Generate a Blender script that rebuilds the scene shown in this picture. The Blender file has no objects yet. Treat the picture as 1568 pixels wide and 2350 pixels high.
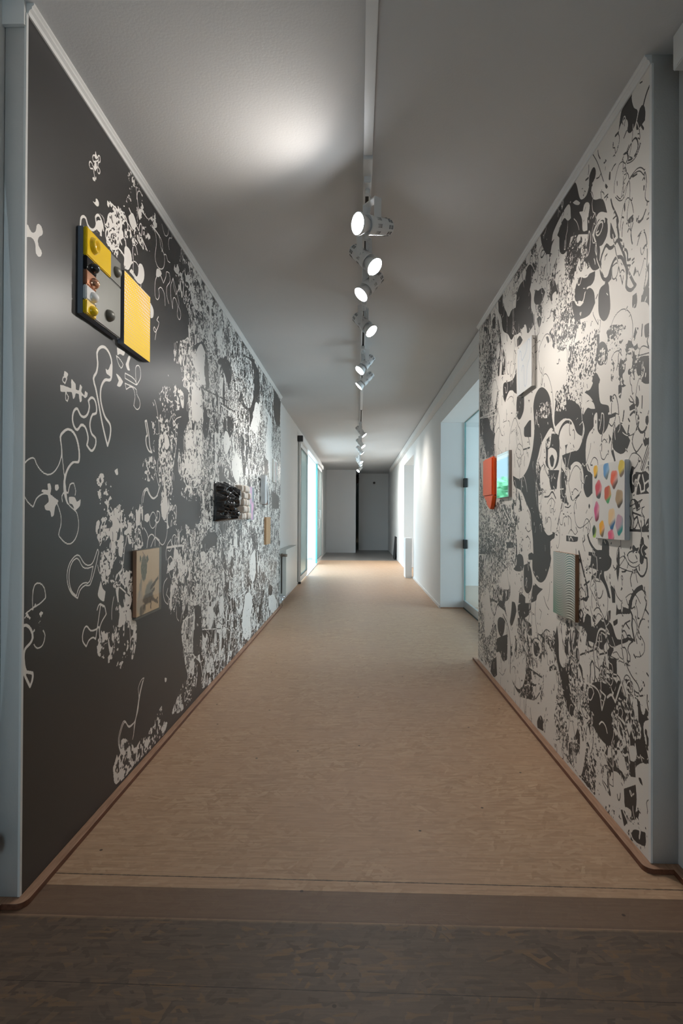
import bpy, bmesh, math, random
import numpy as np
from mathutils import Vector, Matrix

C = bpy.context.scene.collection
SC = bpy.context.scene
PI = math.pi

# ------------------------------------------------------------------ camera
cam_d = bpy.data.cameras.new('camera')
cam_d.sensor_fit = 'HORIZONTAL'; cam_d.sensor_width = 24.0; cam_d.lens = 1307.0/1568.0*24.0
cam_d.shift_y = 3.98/1568.0; cam_d.clip_start = 0.02; cam_d.clip_end = 200
cam = bpy.data.objects.new('camera', cam_d); C.objects.link(cam)
r_ = Vector((0.99955002, 0.02965662, 0.00449875)); u_ = Vector((-0.00431629, -0.0062137, 0.99997138)); f_ = Vector((-0.02968372, 0.99954083, 0.0060829))
M_ = Matrix.Identity(4)
for i in range(3): M_[i][0] = r_[i]; M_[i][1] = u_[i]; M_[i][2] = -f_[i]
M_.translation = (0, 0, 1.113); cam.matrix_world = M_
SC.camera = cam
SC.view_settings.view_transform = 'Standard'; SC.view_settings.look = 'None'; SC.view_settings.gamma = 1.0
SC.view_settings.use_curve_mapping = False; SC.view_settings.exposure = 0.0
SC.cycles.use_denoising = True
SC.cycles.use_adaptive_sampling = True; SC.cycles.adaptive_threshold = 0.025
SC.cycles.max_bounces = 8; SC.cycles.diffuse_bounces = 5; SC.cycles.glossy_bounces = 4; SC.cycles.transmission_bounces = 8
SC.cycles.sample_clamp_indirect = 4.0; SC.cycles.caustics_reflective = False; SC.cycles.caustics_refractive = False

# ------------------------------------------------------------------ sky (overcast daylight) and portals in the openings
SKY = 7.2; SPOT_W = 38.0; LENS_E = 60.0
w = bpy.data.worlds.new('sky'); SC.world = w; w.use_nodes = True
bg = w.node_tree.nodes['Background']; bg.inputs[0].default_value = (0.66, 0.86, 1.0, 1); bg.inputs[1].default_value = SKY
def portal(name, loc, rot, sx, sy):
    d = bpy.data.lights.new(name, 'AREA'); d.shape = 'RECTANGLE'; d.size = sx; d.size_y = sy; d.cycles.is_portal = True
    o = bpy.data.objects.new(name, d); o.location = loc; o.rotation_euler = rot; C.objects.link(o)
portal('daylight_entrance', (-1.2, 12.3, 1.15), (0, -PI/2, 0), 2.3, 5.2)
portal('daylight_side_room', (4.25, 6.2, 1.2), (0, PI/2, 0), 2.2, 4.4)
portal('daylight_back_window', (-0.74, -1.33, 1.0), (PI/2, 0, 0), 0.56, 1.35)

# ------------------------------------------------------------------ helpers
XL, XR, H = 0.9686, 0.9341, 2.6
def link(o, parent=None):
    C.objects.link(o)
    if parent is not None: o.parent = parent
    return o
class MB:
    """collects shapes; build() links them as ONE mesh object"""
    def __init__(s): s.bm = bmesh.new()
    def box(s, x0, x1, y0, y1, z0, z1, mi=0, bev=0):
        b = bmesh.new(); bmesh.ops.create_cube(b, size=1)
        for v in b.verts: v.co = ((x0+x1)/2+v.co.x*(x1-x0), (y0+y1)/2+v.co.y*(y1-y0), (z0+z1)/2+v.co.z*(z1-z0))
        if bev: bmesh.ops.bevel(b, geom=b.edges[:], offset=bev, segments=2, affect='EDGES')
        return s._add(b, mi)
    def _add(s, b, mi=0, M=None, smooth=False):
        if M is not None: b.transform(M)
        for f in b.faces: f.material_index = mi; f.smooth = smooth
        me = bpy.data.meshes.new('t'); b.to_mesh(me); b.free()
        s.bm.from_mesh(me); bpy.data.meshes.remove(me)
        return s
    def cyl(s, p0, p1, r0, r1=None, n=24, mi=0, caps=True, smooth=True):
        p0, p1 = Vector(p0), Vector(p1); d = p1-p0
        b = bmesh.new(); bmesh.ops.create_cone(b, cap_ends=caps, segments=n, radius1=r0, radius2=r0 if r1 is None else r1, depth=d.length)
        M = Matrix.Translation((p0+p1)/2) @ d.to_track_quat('Z', 'Y').to_matrix().to_4x4()
        b.transform(M)
        for f in b.faces: f.smooth = smooth and len(f.verts) == 4
        for f in b.faces: f.material_index = mi
        me = bpy.data.meshes.new('t'); b.to_mesh(me); b.free(); s.bm.from_mesh(me); bpy.data.meshes.remove(me)
        return s
    def lathe(s, prof, n=32, mi=0, M=None):
        """profile of (radius, z) turned about z"""
        b = bmesh.new(); rings = []
        for r, z in prof:
            rings.append([b.verts.new((max(r, 1e-5)*math.cos(2*PI*k/n), max(r, 1e-5)*math.sin(2*PI*k/n), z)) for k in range(n)])
        for a, c in zip(rings, rings[1:]):
            for k in range(n): b.faces.new((a[k], a[(k+1) % n], c[(k+1) % n], c[k]))
        bmesh.ops.remove_doubles(b, verts=b.verts[:], dist=1e-4)
        bmesh.ops.recalc_face_normals(b, faces=b.faces[:])
        return s._add(b, mi, M, True)
    def sphere(s, c, r, sc=(1, 1, 1), mi=0, sub=3):
        b = bmesh.new(); bmesh.ops.create_icosphere(b, subdivisions=sub, radius=r)
        for v in b.verts: v.co = (c[0]+v.co.x*sc[0], c[1]+v.co.y*sc[1], c[2]+v.co.z*sc[2])
        return s._add(b, mi, None, True)
    def prism(s, pts, z0, z1, mi=0, axis='z'):
        """polygon outline extruded along an axis"""
        b = bmesh.new()
        def P(a, c, h): return {'z': (a, c, h), 'x': (h, a, c), 'y': (a, h, c)}[axis]
        lo = [b.verts.new(P(a, c, z0)) for a, c in pts]; hi = [b.verts.new(P(a, c, z1)) for a, c in pts]
        n = len(pts)
        b.faces.new(lo); b.faces.new(hi)
        for k in range(n): b.faces.new((lo[k], lo[(k+1) % n], hi[(k+1) % n], hi[k]))
        bmesh.ops.recalc_face_normals(b, faces=b.faces[:])
        return s._add(b, mi)
    def tube(s, pts, r, n=10, mi=0):
        for a, c in zip(pts, pts[1:]): s.cyl(a, c, r, n=n, mi=mi)
        for q in pts[1:-1]: s.sphere(q, r, sub=2, mi=mi)
        return s
    def build(s, name, mats, parent=None, bevel=0):
        me = bpy.data.meshes.new(name); s.bm.to_mesh(me); s.bm.free()
        for m in (mats if isinstance(mats, (list, tuple)) else [mats]): me.materials.append(m)
        o = link(bpy.data.objects.new(name, me), parent)
        if bevel:
            md = o.modifiers.new('bevel', 'BEVEL'); md.width = bevel; md.segments = 2; md.limit_method = 'ANGLE'
        return o
def tag(o, label, cat, group=None):
    o['label'] = label; o['category'] = cat
    if group: o['group'] = group
    return o
def struct(o):
    o['kind'] = 'structure'; return o
def empty(name, loc):
    o = bpy.data.objects.new(name, None); o.location = loc; o.empty_display_size = 0.05
    return link(o)
def local(o):
    """parts were modelled in world coordinates: bring them under their thing without moving them"""
    o.matrix_parent_inverse = Matrix.Translation(o.parent.location).inverted(); return o

# ------------------------------------------------------------------ materials
def mat(name, col, rough=0.6, metal=0.0, spec=0.5, var=0.0, scale=30, bump=0.0, bscale=200, coat=0.0):
    m = bpy.data.materials.new(name); m.use_nodes = True; nt = m.node_tree; b = nt.nodes['Principled BSDF']
    b.inputs['Base Color'].default_value = (*col, 1); b.inputs['Roughness'].default_value = rough; b.inputs['Metallic'].default_value = metal
    b.inputs['Specular IOR Level'].default_value = spec; b.inputs['Coat Weight'].default_value = coat
    tc = nt.nodes.new('ShaderNodeTexCoord')
    if var:
        n = nt.nodes.new('ShaderNodeTexNoise'); n.inputs['Scale'].default_value = scale; n.inputs['Detail'].default_value = 5
        nt.links.new(tc.outputs['Object'], n.inputs['Vector'])
        mx = nt.nodes.new('ShaderNodeMix'); mx.data_type = 'RGBA'
        mx.inputs[6].default_value = tuple(c*(1-var) for c in col)+(1,); mx.inputs[7].default_value = tuple(min(1, c*(1+var)) for c in col)+(1,)
        nt.links.new(n.outputs['Fac'], mx.inputs[0]); nt.links.new(mx.outputs[2], b.inputs['Base Color'])
    if bump:
        n = nt.nodes.new('ShaderNodeTexNoise'); n.inputs['Scale'].default_value = bscale; n.inputs['Detail'].default_value = 3
        nt.links.new(tc.outputs['Object'], n.inputs['Vector'])
        bp = nt.nodes.new('ShaderNodeBump'); bp.inputs['Strength'].default_value = bump; bp.inputs['Distance'].default_value = 0.004
        nt.links.new(n.outputs['Fac'], bp.inputs['Height']); nt.links.new(bp.outputs[0], b.inputs['Normal'])
    return m
def emit(name, col, s):
    m = bpy.data.materials.new(name); m.use_nodes = True; b = m.node_tree.nodes['Principled BSDF']
    b.inputs['Base Color'].default_value = (*col, 1); b.inputs['Emission Color'].default_value = (*col, 1); b.inputs['Emission Strength'].default_value = s
    return m
def glass(name, col=(0.85, 0.95, 0.93), transp=0.9, rough=0.02, refl=1.0):
    m = bpy.data.materials.new(name); m.use_nodes = True; nt = m.node_tree; nt.nodes.clear()
    out = nt.nodes.new('ShaderNodeOutputMaterial'); t = nt.nodes.new('ShaderNodeBsdfTransparent'); t.inputs[0].default_value = (*col, 1)
    g = nt.nodes.new('ShaderNodeBsdfGlossy'); g.inputs['Roughness'].default_value = rough; g.inputs[0].default_value = (0.9, 1, 1, 1)
    fr = nt.nodes.new('ShaderNodeFresnel')
    ge = nt.nodes.new('ShaderNodeNewGeometry'); ir = nt.nodes.new('ShaderNodeMapRange'); ir.inputs[3].default_value = 1.5; ir.inputs[4].default_value = 1/1.5
    nt.links.new(ge.outputs['Backfacing'], ir.inputs[0]); nt.links.new(ir.outputs[0], fr.inputs[0])
    mx = nt.nodes.new('ShaderNodeMixShader'); rf = nt.nodes.new('ShaderNodeMath'); rf.operation = 'MULTIPLY'; rf.inputs[1].default_value = refl; nt.links.new(fr.outputs[0], rf.inputs[0]); nt.links.new(rf.outputs[0], mx.inputs[0]); nt.links.new(t.outputs[0], mx.inputs[1]); nt.links.new(g.outputs[0], mx.inputs[2])
    d = nt.nodes.new('ShaderNodeBsdfDiffuse'); d.inputs[0].default_value = (*col, 1)
    m2 = nt.nodes.new('ShaderNodeMixShader'); m2.inputs[0].default_value = transp
    nt.links.new(d.outputs[0], m2.inputs[1]); nt.links.new(mx.outputs[0], m2.inputs[2]); nt.links.new(m2.outputs[0], out.inputs[0])
    return m
WHITE = mat('white_wall_paint', (0.74, 0.74, 0.73), 0.75, var=0.03, scale=3, bump=0.12, bscale=160)
CEIL = mat('ceiling_plaster', (0.60, 0.60, 0.605), 0.85, var=0.03, scale=2.5, bump=0.14, bscale=110)
TRIM = mat('white_gloss_trim', (0.72, 0.72, 0.71), 0.4)
METAL_W = mat('white_lacquered_metal', (0.74, 0.75, 0.76), 0.35)
SLOT = mat('dark_slot', (0.05, 0.045, 0.04), 0.6)
BLACK = mat('black_plastic', (0.02, 0.022, 0.024), 0.45)
CHROME = mat('chrome', (0.8, 0.82, 0.85), 0.12, 1.0)
ALU = mat('brushed_aluminium', (0.6, 0.62, 0.62), 0.35, 0.8)
GLASS = glass('clear_glass', (0.95, 0.985, 0.985), 0.97)
GLASS_T = glass('greenish_tinted_glass', (0.62, 0.68, 0.66), 0.6)
GLASS_EDGE = mat('green_glass_edge', (0.10, 0.42, 0.42), 0.2)
GASKET = mat('dark_gasket', (0.03, 0.05, 0.05), 0.5)

def wood(name, c0, c1, axis='Y', sc=18):
    m = bpy.data.materials.new(name); m.use_nodes = True; nt = m.node_tree; b = nt.nodes['Principled BSDF']
    tc = nt.nodes.new('ShaderNodeTexCoord'); mp = nt.nodes.new('ShaderNodeMapping')
    s = {'X': (0.6, 6, 6), 'Y': (6, 0.6, 6), 'Z': (6, 6, 0.6)}[axis]; mp.inputs['Scale'].default_value = s
    n = nt.nodes.new('ShaderNodeTexNoise'); n.inputs['Scale'].default_value = sc; n.inputs['Detail'].default_value = 7; n.inputs['Distortion'].default_value = 0.6
    cr = nt.nodes.new('ShaderNodeValToRGB'); cr.color_ramp.elements[0].position = 0.3; cr.color_ramp.elements[1].position = 0.72
    cr.color_ramp.elements[0].color = (*c0, 1); cr.color_ramp.elements[1].color = (*c1, 1)
    nt.links.new(tc.outputs['Object'], mp.inputs[0]); nt.links.new(mp.outputs[0], n.inputs['Vector']); nt.links.new(n.outputs['Fac'], cr.inputs[0]); nt.links.new(cr.outputs[0], b.inputs['Base Color'])
    b.inputs['Roughness'].default_value = 0.5
    return m
SKIRT = wood('reddish_softwood', (0.31, 0.165, 0.10), (0.45, 0.27, 0.175))
SKIRT_EDGE = wood('dark_reddish_edge', (0.10, 0.035, 0.018), (0.19, 0.075, 0.04))
OAK = wood('brown_timber_edge', (0.17, 0.075, 0.035), (0.30, 0.15, 0.075), 'Z')

def osb():
    """oriented strand board: layered sharp-edged flakes lying mostly across the corridor, board joints, wear and scuffs"""
    m = bpy.data.materials.new('strand_board'); m.use_nodes = True; nt = m.node_tree; b = nt.nodes['Principled BSDF']; L = nt.links.new
    tc = nt.nodes.new('ShaderNodeTexCoord')
    def N(t, **k):
        n = nt.nodes.new(t)
        for a, v in k.items(): setattr(n, a, v)
        return n
    def setin(n, i, v):
        if isinstance(v, (int, float, tuple)): n.inputs[i].default_value = v
        else: L(v, n.inputs[i])
    def mathn(op, a, b2=None, clamp=False):
        n = N('ShaderNodeMath', operation=op, use_clamp=clamp); setin(n, 0, a)
        if b2 is not None: setin(n, 1, b2)
        return n.outputs[0]
    def mixc(fac, a, c, blend='MIX'):
        n = N('ShaderNodeMix', data_type='RGBA', blend_type=blend)
        for i, v in ((0, fac), (6, a), (7, c)): setin(n, i, v)
        return n.outputs[2]
    def rng_(v, a0, a1, b0, b1):
        n = N('ShaderNodeMapRange'); setin(n, 0, v)
        for i, q in enumerate((a0, a1, b0, b1)): n.inputs[1+i].default_value = q
        return n.outputs[0]
    def noise(sx, sy, det=8, ro=.65, scale=1.0):
        mp = N('ShaderNodeMapping'); mp.inputs['Scale'].default_value = (sx, sy, 1); L(tc.outputs['Object'], mp.inputs[0])
        g = N('ShaderNodeTexNoise'); g.inputs['Scale'].default_value = scale; g.inputs['Detail'].default_value = det; g.inputs['Roughness'].default_value = ro
        L(mp.outputs[0], g.inputs['Vector']); return g.outputs['Fac']
    wn = N('ShaderNodeTexNoise'); wn.inputs['Scale'].default_value = 14; wn.inputs['Detail'].default_value = 4
    L(tc.outputs['Object'], wn.inputs['Vector'])
    off = N('ShaderNodeVectorMath', operation='SCALE'); L(wn.outputs['Color'], off.inputs[0]); off.inputs[3].default_value = 0.022
    wc = N('ShaderNodeVectorMath', operation='ADD'); L(tc.outputs['Object'], wc.inputs[0]); L(off.outputs[0], wc.inputs[1])
    def flakes(rot, ln, wd, seed, keep):
        mp = N('ShaderNodeMapping'); mp.vector_type = 'TEXTURE'; mp.inputs['Rotation'].default_value = (0, 0, rot); mp.inputs['Scale'].default_value = (ln, wd, 1); mp.inputs['Location'].default_value = (seed, seed*1.7, 0)
        L(wc.outputs[0], mp.inputs[0])
        v = N('ShaderNodeTexVoronoi', distance='CHEBYCHEV', voronoi_dimensions='2D'); v.inputs['Scale'].default_value = 1.0; L(mp.outputs[0], v.inputs['Vector'])
        sep = N('ShaderNodeSeparateColor'); L(v.outputs['Color'], sep.inputs[0])
        mask = mathn('MULTIPLY', mathn('LESS_THAN', sep.outputs[1], keep), rng_(v.outputs['Distance'], .36, .42, 1, 0))
        return mask, sep.outputs[0]
    sep = N('ShaderNodeSeparateXYZ'); L(tc.outputs['Object'], sep.inputs[0]); X, Y = sep.outputs[0], sep.outputs[1]
    near = rng_(Y, 1.56, 1.585, 1, 0)
    LAY = [(0.05, .15, .030, 1.3, .9), (-.25, .12, .022, 4.1, .8), (.45, .11, .020, 7.7, .6), (-.9, .10, .022, 2.9, .45), (1.15, .10, .020, 5.3, .4), (.1, .08, .014, 9.1, .7)]
    lay = [flakes(*q) for q in LAY]
    val = 0.5
    for mk, rv in lay:
        n = N('ShaderNodeMix', data_type='FLOAT'); setin(n, 0, mk); setin(n, 2, val); setin(n, 3, rv); val = n.outputs[0]
    cr = N('ShaderNodeValToRGB'); e = cr.color_ramp.elements
    e[0].position = 0.0; e[0].color = (0.355, 0.21, 0.12, 1); e[1].position = 1.0; e[1].color = (0.55, 0.375, 0.24, 1)
    L(val, cr.inputs[0])
    fib = noise(6, 130); fine = rng_(fib, .3, .7, .80, 1.14)
    worn = rng_(noise(2.4, 3.2, 6), .36, .66, .25, .85)
    col = mixc(worn, cr.outputs[0], (0.45, 0.285, 0.178, 1)); col = mixc(1.0, col, fine, 'MULTIPLY')
    col = mixc(rng_(noise(.9, .8, 3), .45, .7, 0, .4), col, (0.42, 0.275, 0.195, 1))
    # the near board: raw big flakes, greyer and darker
    crn = N('ShaderNodeValToRGB'); q = crn.color_ramp.elements
    q[0].position = 0.0; q[0].color = (0.062, 0.040, 0.027, 1); q[1].position = 1.0; q[1].color = (0.21, 0.115, 0.05, 1)
    q2 = crn.color_ramp.elements.new(0.3); q2.color = (0.105, 0.072, 0.052, 1); q3 = crn.color_ramp.elements.new(0.75); q3.color = (0.15, 0.10, 0.07, 1)
    L(val, crn.inputs[0]); ncol = mixc(rng_(noise(3, 4, 6), .35, .65, .1, .7), crn.outputs[0], (0.112, 0.074, 0.050, 1)); ncol = mixc(1.0, ncol, fine, 'MULTIPLY')
    col = mixc(near, col, ncol)
    st = mathn('MULTIPLY', mathn('LESS_THAN', Y, 1.70), mathn('GREATER_THAN', Y, 1.572))   # brown stained strip between the boards
    col = mixc(mathn('MULTIPLY', st, .78), col, (0.10, 0.056, 0.036, 1))
    yj = mathn('ADD', Y, mathn('MULTIPLY', X, 0.006)); wob_ = noise(40, 40, 3)
    def joint(y0, wd): return mathn('LESS_THAN', mathn('ABSOLUTE', mathn('SUBTRACT', yj, y0)), mathn('MULTIPLY', mathn('SUBTRACT', wob_, .12), wd*2.4))
    js = joint(1.749, 0.0024); js = mathn('MAXIMUM', js, joint(1.343, 0.0015))
    for y0 in (2.99, 4.24, 5.49, 6.74, 7.99): js = mathn('MAXIMUM', js, mathn('MULTIPLY', joint(y0, .0012), .35))
    sp = N('ShaderNodeTexVoronoi', voronoi_dimensions='2D'); sp.inputs['Scale'].default_value = 1.9; L(tc.outputs['Object'], sp.inputs['Vector'])
    js = mathn('MAXIMUM', js, mathn('LESS_THAN', sp.outputs['Distance'], .010))
    # scuffed dark scratches, thicker along the middle of the path
    mid = rng_(mathn('ABSOLUTE', X), 0, .7, .62, .70)
    scr = noise(16, 95, 10, .78); sm = mathn('MULTIPLY', mathn('SUBTRACT', scr, mid), 9.0, True)
    sm = mathn('MULTIPLY', sm, rng_(noise(1.5, 1.1, 3), .4, .62, 0.1, 1))
    col = mixc(mathn('MULTIPLY', sm, .7), col, (0.12, 0.08, 0.06, 1))
    col = mixc(mathn('MULTIPLY', js, .85), col, (0.03, 0.018, 0.013, 1))
    L(col, b.inputs['Base Color']); b.inputs['Roughness'].default_value = 0.5
    bp = N('ShaderNodeBump'); bp.inputs['Strength'].default_value = 0.22; bp.inputs['Distance'].default_value = 0.003
    L(mathn('ADD', mathn('MULTIPLY', val, .6), mathn('ADD', fib, mathn('MULTIPLY', js, -1.0))), bp.inputs['Height']); L(bp.outputs[0], b.inputs['Normal'])
    return m
OSB = osb()
LINO = mat('grey_linoleum', (0.19, 0.18, 0.17), 0.35, var=0.12, scale=25)
PAVE = mat('pale_paving', (0.50, 0.50, 0.48), 0.8, var=0.1, scale=8)
RENDERED = mat('white_render', (0.60, 0.66, 0.66), 0.85)

def print_mat(name, dark, light, rough, spec=0.3):
    """wallpaper: the printed pattern is stored as ink coverage on the sheet's own points; fine print grain comes from noise"""
    m = bpy.data.materials.new(name); m.use_nodes = True; nt = m.node_tree; b = nt.nodes['Principled BSDF']; L = nt.links.new
    at = nt.nodes.new('ShaderNodeAttribute'); at.attribute_name = 'ink'
    mr = nt.nodes.new('ShaderNodeMapRange'); mr.interpolation_type = 'SMOOTHSTEP'; mr.inputs[1].default_value = 0.36; mr.inputs[2].default_value = 0.64
    mx = nt.nodes.new('ShaderNodeMix'); mx.data_type = 'RGBA'; mx.inputs[6].default_value = (*dark, 1); mx.inputs[7].default_value = (*light, 1)
    L(at.outputs['Fac'], mr.inputs[0]); L(mr.outputs[0], mx.inputs[0]); L(mx.outputs[2], b.inputs['Base Color'])
    b.inputs['Roughness'].default_value = rough; b.inputs['Specular IOR Level'].default_value = spec
    return m
PAPER_L = print_mat('dark_printed_wallpaper', (0.032, 0.030, 0.029), (0.80, 0.77, 0.73), 0.36, 0.5)
PAPER_R = print_mat('white_printed_wallpaper', (0.046, 0.042, 0.040), (0.76, 0.72, 0.67), 0.45)
def paint_mat(name, rough=0.5, coat=0.0, metal=0.0):
    m = bpy.data.materials.new(name); m.use_nodes = True; nt = m.node_tree; b = nt.nodes['Principled BSDF']
    at = nt.nodes.new('ShaderNodeAttribute'); at.attribute_name = 'paint'; nt.links.new(at.outputs['Color'], b.inputs['Base Color'])
    b.inputs['Roughness'].default_value = rough; b.inputs['Coat Weight'].default_value = coat; b.inputs['Metallic'].default_value = metal
    return m

# ------------------------------------------------------------------ wallpaper print (drawn shapes in millimetres along and up the wall)
def smooth_path(P,closed):
    P=[np.array(q,float) for q in P]; n=len(P)
    if n<3: return np.array(P)
    cusp=[]
    for i in range(n):
        if not closed and i in (0,n-1): cusp.append(True); continue
        a=P[i]-P[i-1]; b=P[(i+1)%n]-P[i]
        la=np.hypot(*a); lb=np.hypot(*b)
        cusp.append(la<1e-6 or lb<1e-6 or (a@b)/(la*lb)<0.25)
    out=[]
    m=n if closed else n-1
    for i in range(m):
        p1=P[i]; p2=P[(i+1)%n]
        d=np.hypot(*(p2-p1))
        def tan(j):
            if cusp[j]: return None
            t=P[(j+1)%n]-P[j-1]; l=np.hypot(*t)
            return t/l if l>1e-9 else None
        t1=tan(i); t2=tan((i+1)%n)
        ch=(p2-p1)/max(d,1e-9)
        t1=ch if t1 is None else t1; t2=ch if t2 is None else t2
        k=int(min(8,max(2,d/12)))
        for s in np.arange(k)/k:
            h1=2*s**3-3*s*s+1;h2=s**3-2*s*s+s;h3=-2*s**3+3*s*s;h4=s**3-s*s
            out.append(h1*p1+h2*d*t1+h3*p2+h4*d*t2)
    if not closed: out.append(P[-1])
    return np.array(out)
class Canvas:
    def __init__(s,y0,y1,z0,z1,dy,dz,seed):
        s.y0,s.z0,s.dy,s.dz=y0,z0,dy,dz
        s.nx=int(round((y1-y0)/dy))+1; s.nz=int(round((z1-z0)/dz))+1
        s.a=np.zeros((s.nz,s.nx),np.float32); s.rng=np.random.default_rng(seed)
    def poly(s,P):
        """antialiased even-odd coverage of a polygon: returns (r0,c0,cov)"""
        x=(P[:,0]-s.y0)/s.dy+.5; y=(P[:,1]-s.z0)/s.dz+.5
        c0=max(0,int(x.min())-1); c1=min(s.nx,int(x.max())+2); r0=max(0,int(y.min())-1); r1=min(s.nz,int(y.max())+2)
        if c1<=c0 or r1<=r0: return None
        SX,SY=4,3
        w=(c1-c0)*SX; h=(r1-r0)*SY
        X=(x-c0)*SX; Y=(y-r0)*SY
        acc=np.zeros((h,w+1),np.int32)
        n=len(X)
        for i in range(n):
            xa,ya=X[i],Y[i]; xb,yb=X[(i+1)%n],Y[(i+1)%n]
            if ya>yb: xa,ya,xb,yb=xb,yb,xa,ya
            ra=max(0,math.ceil(ya-.5)); rb=min(h-1,math.ceil(yb-.5)-1)
            if rb<ra: continue
            rr=np.arange(ra,rb+1)
            xc=xa+(rr+.5-ya)*(xb-xa)/(yb-ya)
            cc=np.clip(np.ceil(xc-.5).astype(int),0,w)
            acc[rr,cc]+=1
        cov=(np.cumsum(acc,1)[:,:w]&1).astype(np.float32)
        cov=cov.reshape(r1-r0,SY,c1-c0,SX).mean((1,3))
        return r0,c0,cov
    def stroke(s,P,t,closed):
        pad=t
        x0,z0=P.min(0)-pad; x1,z1=P.max(0)+pad
        c0=max(0,int((x0-s.y0)/s.dy)-1); c1=min(s.nx,int((x1-s.y0)/s.dy)+2); r0=max(0,int((z0-s.z0)/s.dz)-1); r1=min(s.nz,int((z1-s.z0)/s.dz)+2)
        if c1<=c0 or r1<=r0: return None
        cov=np.zeros((r1-r0,c1-c0),np.float32)
        n=len(P); px=min(s.dy,s.dz)
        t=max(t,px*1.15)
        for i in range(n if closed else n-1):
            a=P[i]; b=P[(i+1)%n]
            m0=max(c0,int((min(a[0],b[0])-t-s.y0)/s.dy)); m1=min(c1,int((max(a[0],b[0])+t-s.y0)/s.dy)+2)
            k0=max(r0,int((min(a[1],b[1])-t-s.z0)/s.dz)); k1=min(r1,int((max(a[1],b[1])+t-s.z0)/s.dz)+2)
            if m1<=m0 or k1<=k0: continue
            gx=s.y0+np.arange(m0,m1)*s.dy; gz=s.z0+np.arange(k0,k1)*s.dz
            d=b-a; L=max(d@d,1e-12)
            u=np.clip(((gx[None]-a[0])*d[0]+(gz[:,None]-a[1])*d[1])/L,0,1)
            dist=np.hypot(gx[None]-a[0]-u*d[0],gz[:,None]-a[1]-u*d[1])
            v=np.clip((t/2-dist)/px+.5,0,1)
            sub=cov[k0-r0:k1-r0,m0-c0:m1-c0]; np.maximum(sub,v,out=sub)
        return r0,c0,cov
    def put(s,rc,val,mask=None):
        if rc is None: return
        r0,c0,c=rc; sl=(slice(r0,r0+c.shape[0]),slice(c0,c0+c.shape[1]))
        if mask is not None: c=c*mask[sl]
        if val=='x': s.a[sl]=s.a[sl]+c-2*s.a[sl]*c
        else: s.a[sl]=s.a[sl]*(1-c)+val*c
    def noise(s,cell,octs=3):
        out=np.zeros((s.nz,s.nx),np.float32); amp=1;tot=0
        for o in range(octs):
            ny=int(s.nz*s.dz/cell)+3; nx=int(s.nx*s.dy/cell)+3
            L=s.rng.random((ny,nx)).astype(np.float32)
            v=np.arange(s.nz)*s.dz/cell; u=np.arange(s.nx)*s.dy/cell
            vi=v.astype(int);ui=u.astype(int); fv=v-vi;fu=u-ui
            fv=fv*fv*(3-2*fv);fu=fu*fu*(3-2*fu)
            A=L[vi][:,ui]*(1-fu)+L[vi][:,ui+1]*fu
            B=L[vi+1][:,ui]*(1-fu)+L[vi+1][:,ui+1]*fu
            out+=amp*(A*(1-fv[:,None])+B*fv[:,None]); tot+=amp; amp*=.6; cell/=2.1
        return out/tot
def unit_motifs():
    t="""1635,1280 1600,1330 1605,1420 1640,1440 1680,1400 1730,1390 1780,1420 1830,1400 1840,1300 1800,1260 1760,1300 1740,1220 1750,1100 1790,1050 1770,980 1720,960 1690,1010 1700,1080 1690,1200 1660,1290"""
    tri=[];R=1.0
    # three-lobed figure: round lobes at 90,210,330 degrees joined by concave bays with cusps
    for k,(L,w) in enumerate(((1.0,.30),(.78,.34),(1.05,.26))):
        a=math.radians(90+120*k); ux,uy=math.cos(a),math.sin(a); vx,vy=-uy,ux
        for (l,m) in ((.42,-.20),(.62,-.17),(.78,-w-.06),(.95,-w),(1.08,-w*.55),(1.12,0),(1.08,w*.55),(.95,w),(.78,w+.06),(.62,.17),(.42,.20)):
            tri.append((ux*l*L+vx*m,uy*l*L+vy*m))
    axe=[(0,1.1),(.25,1.0),(.38,.7),(.36,.4),(.1,.3),(-.02,0),(.0,-.4),(.3,-.8),(.25,-1.1),(.1,-1.35),(-.1,-.6),(-.3,.35),(-.22,.55),(-.25,.9)]
    drop=[(0,1),(.25,.5),(.33,0),(.2,-.35),(0,-.45),(-.2,-.35),(-.33,0),(-.22,.5)]
    oval=[(math.cos(a)*.55,math.sin(a)) for a in np.linspace(0,2*math.pi,14)[:-1]]
    hook=[(-.5,.9),(-.2,1.0),(-.05,.6),(.15,.3),(.4,.5),(.6,.3),(.5,-.1),(.2,-.2),(.1,-.6),(.2,-1),(-.1,-1.05),(-.2,-.6),(-.2,-.1),(-.5,.2)]
    return [np.array(m) for m in (tri,axe,drop,oval,hook)]
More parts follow.
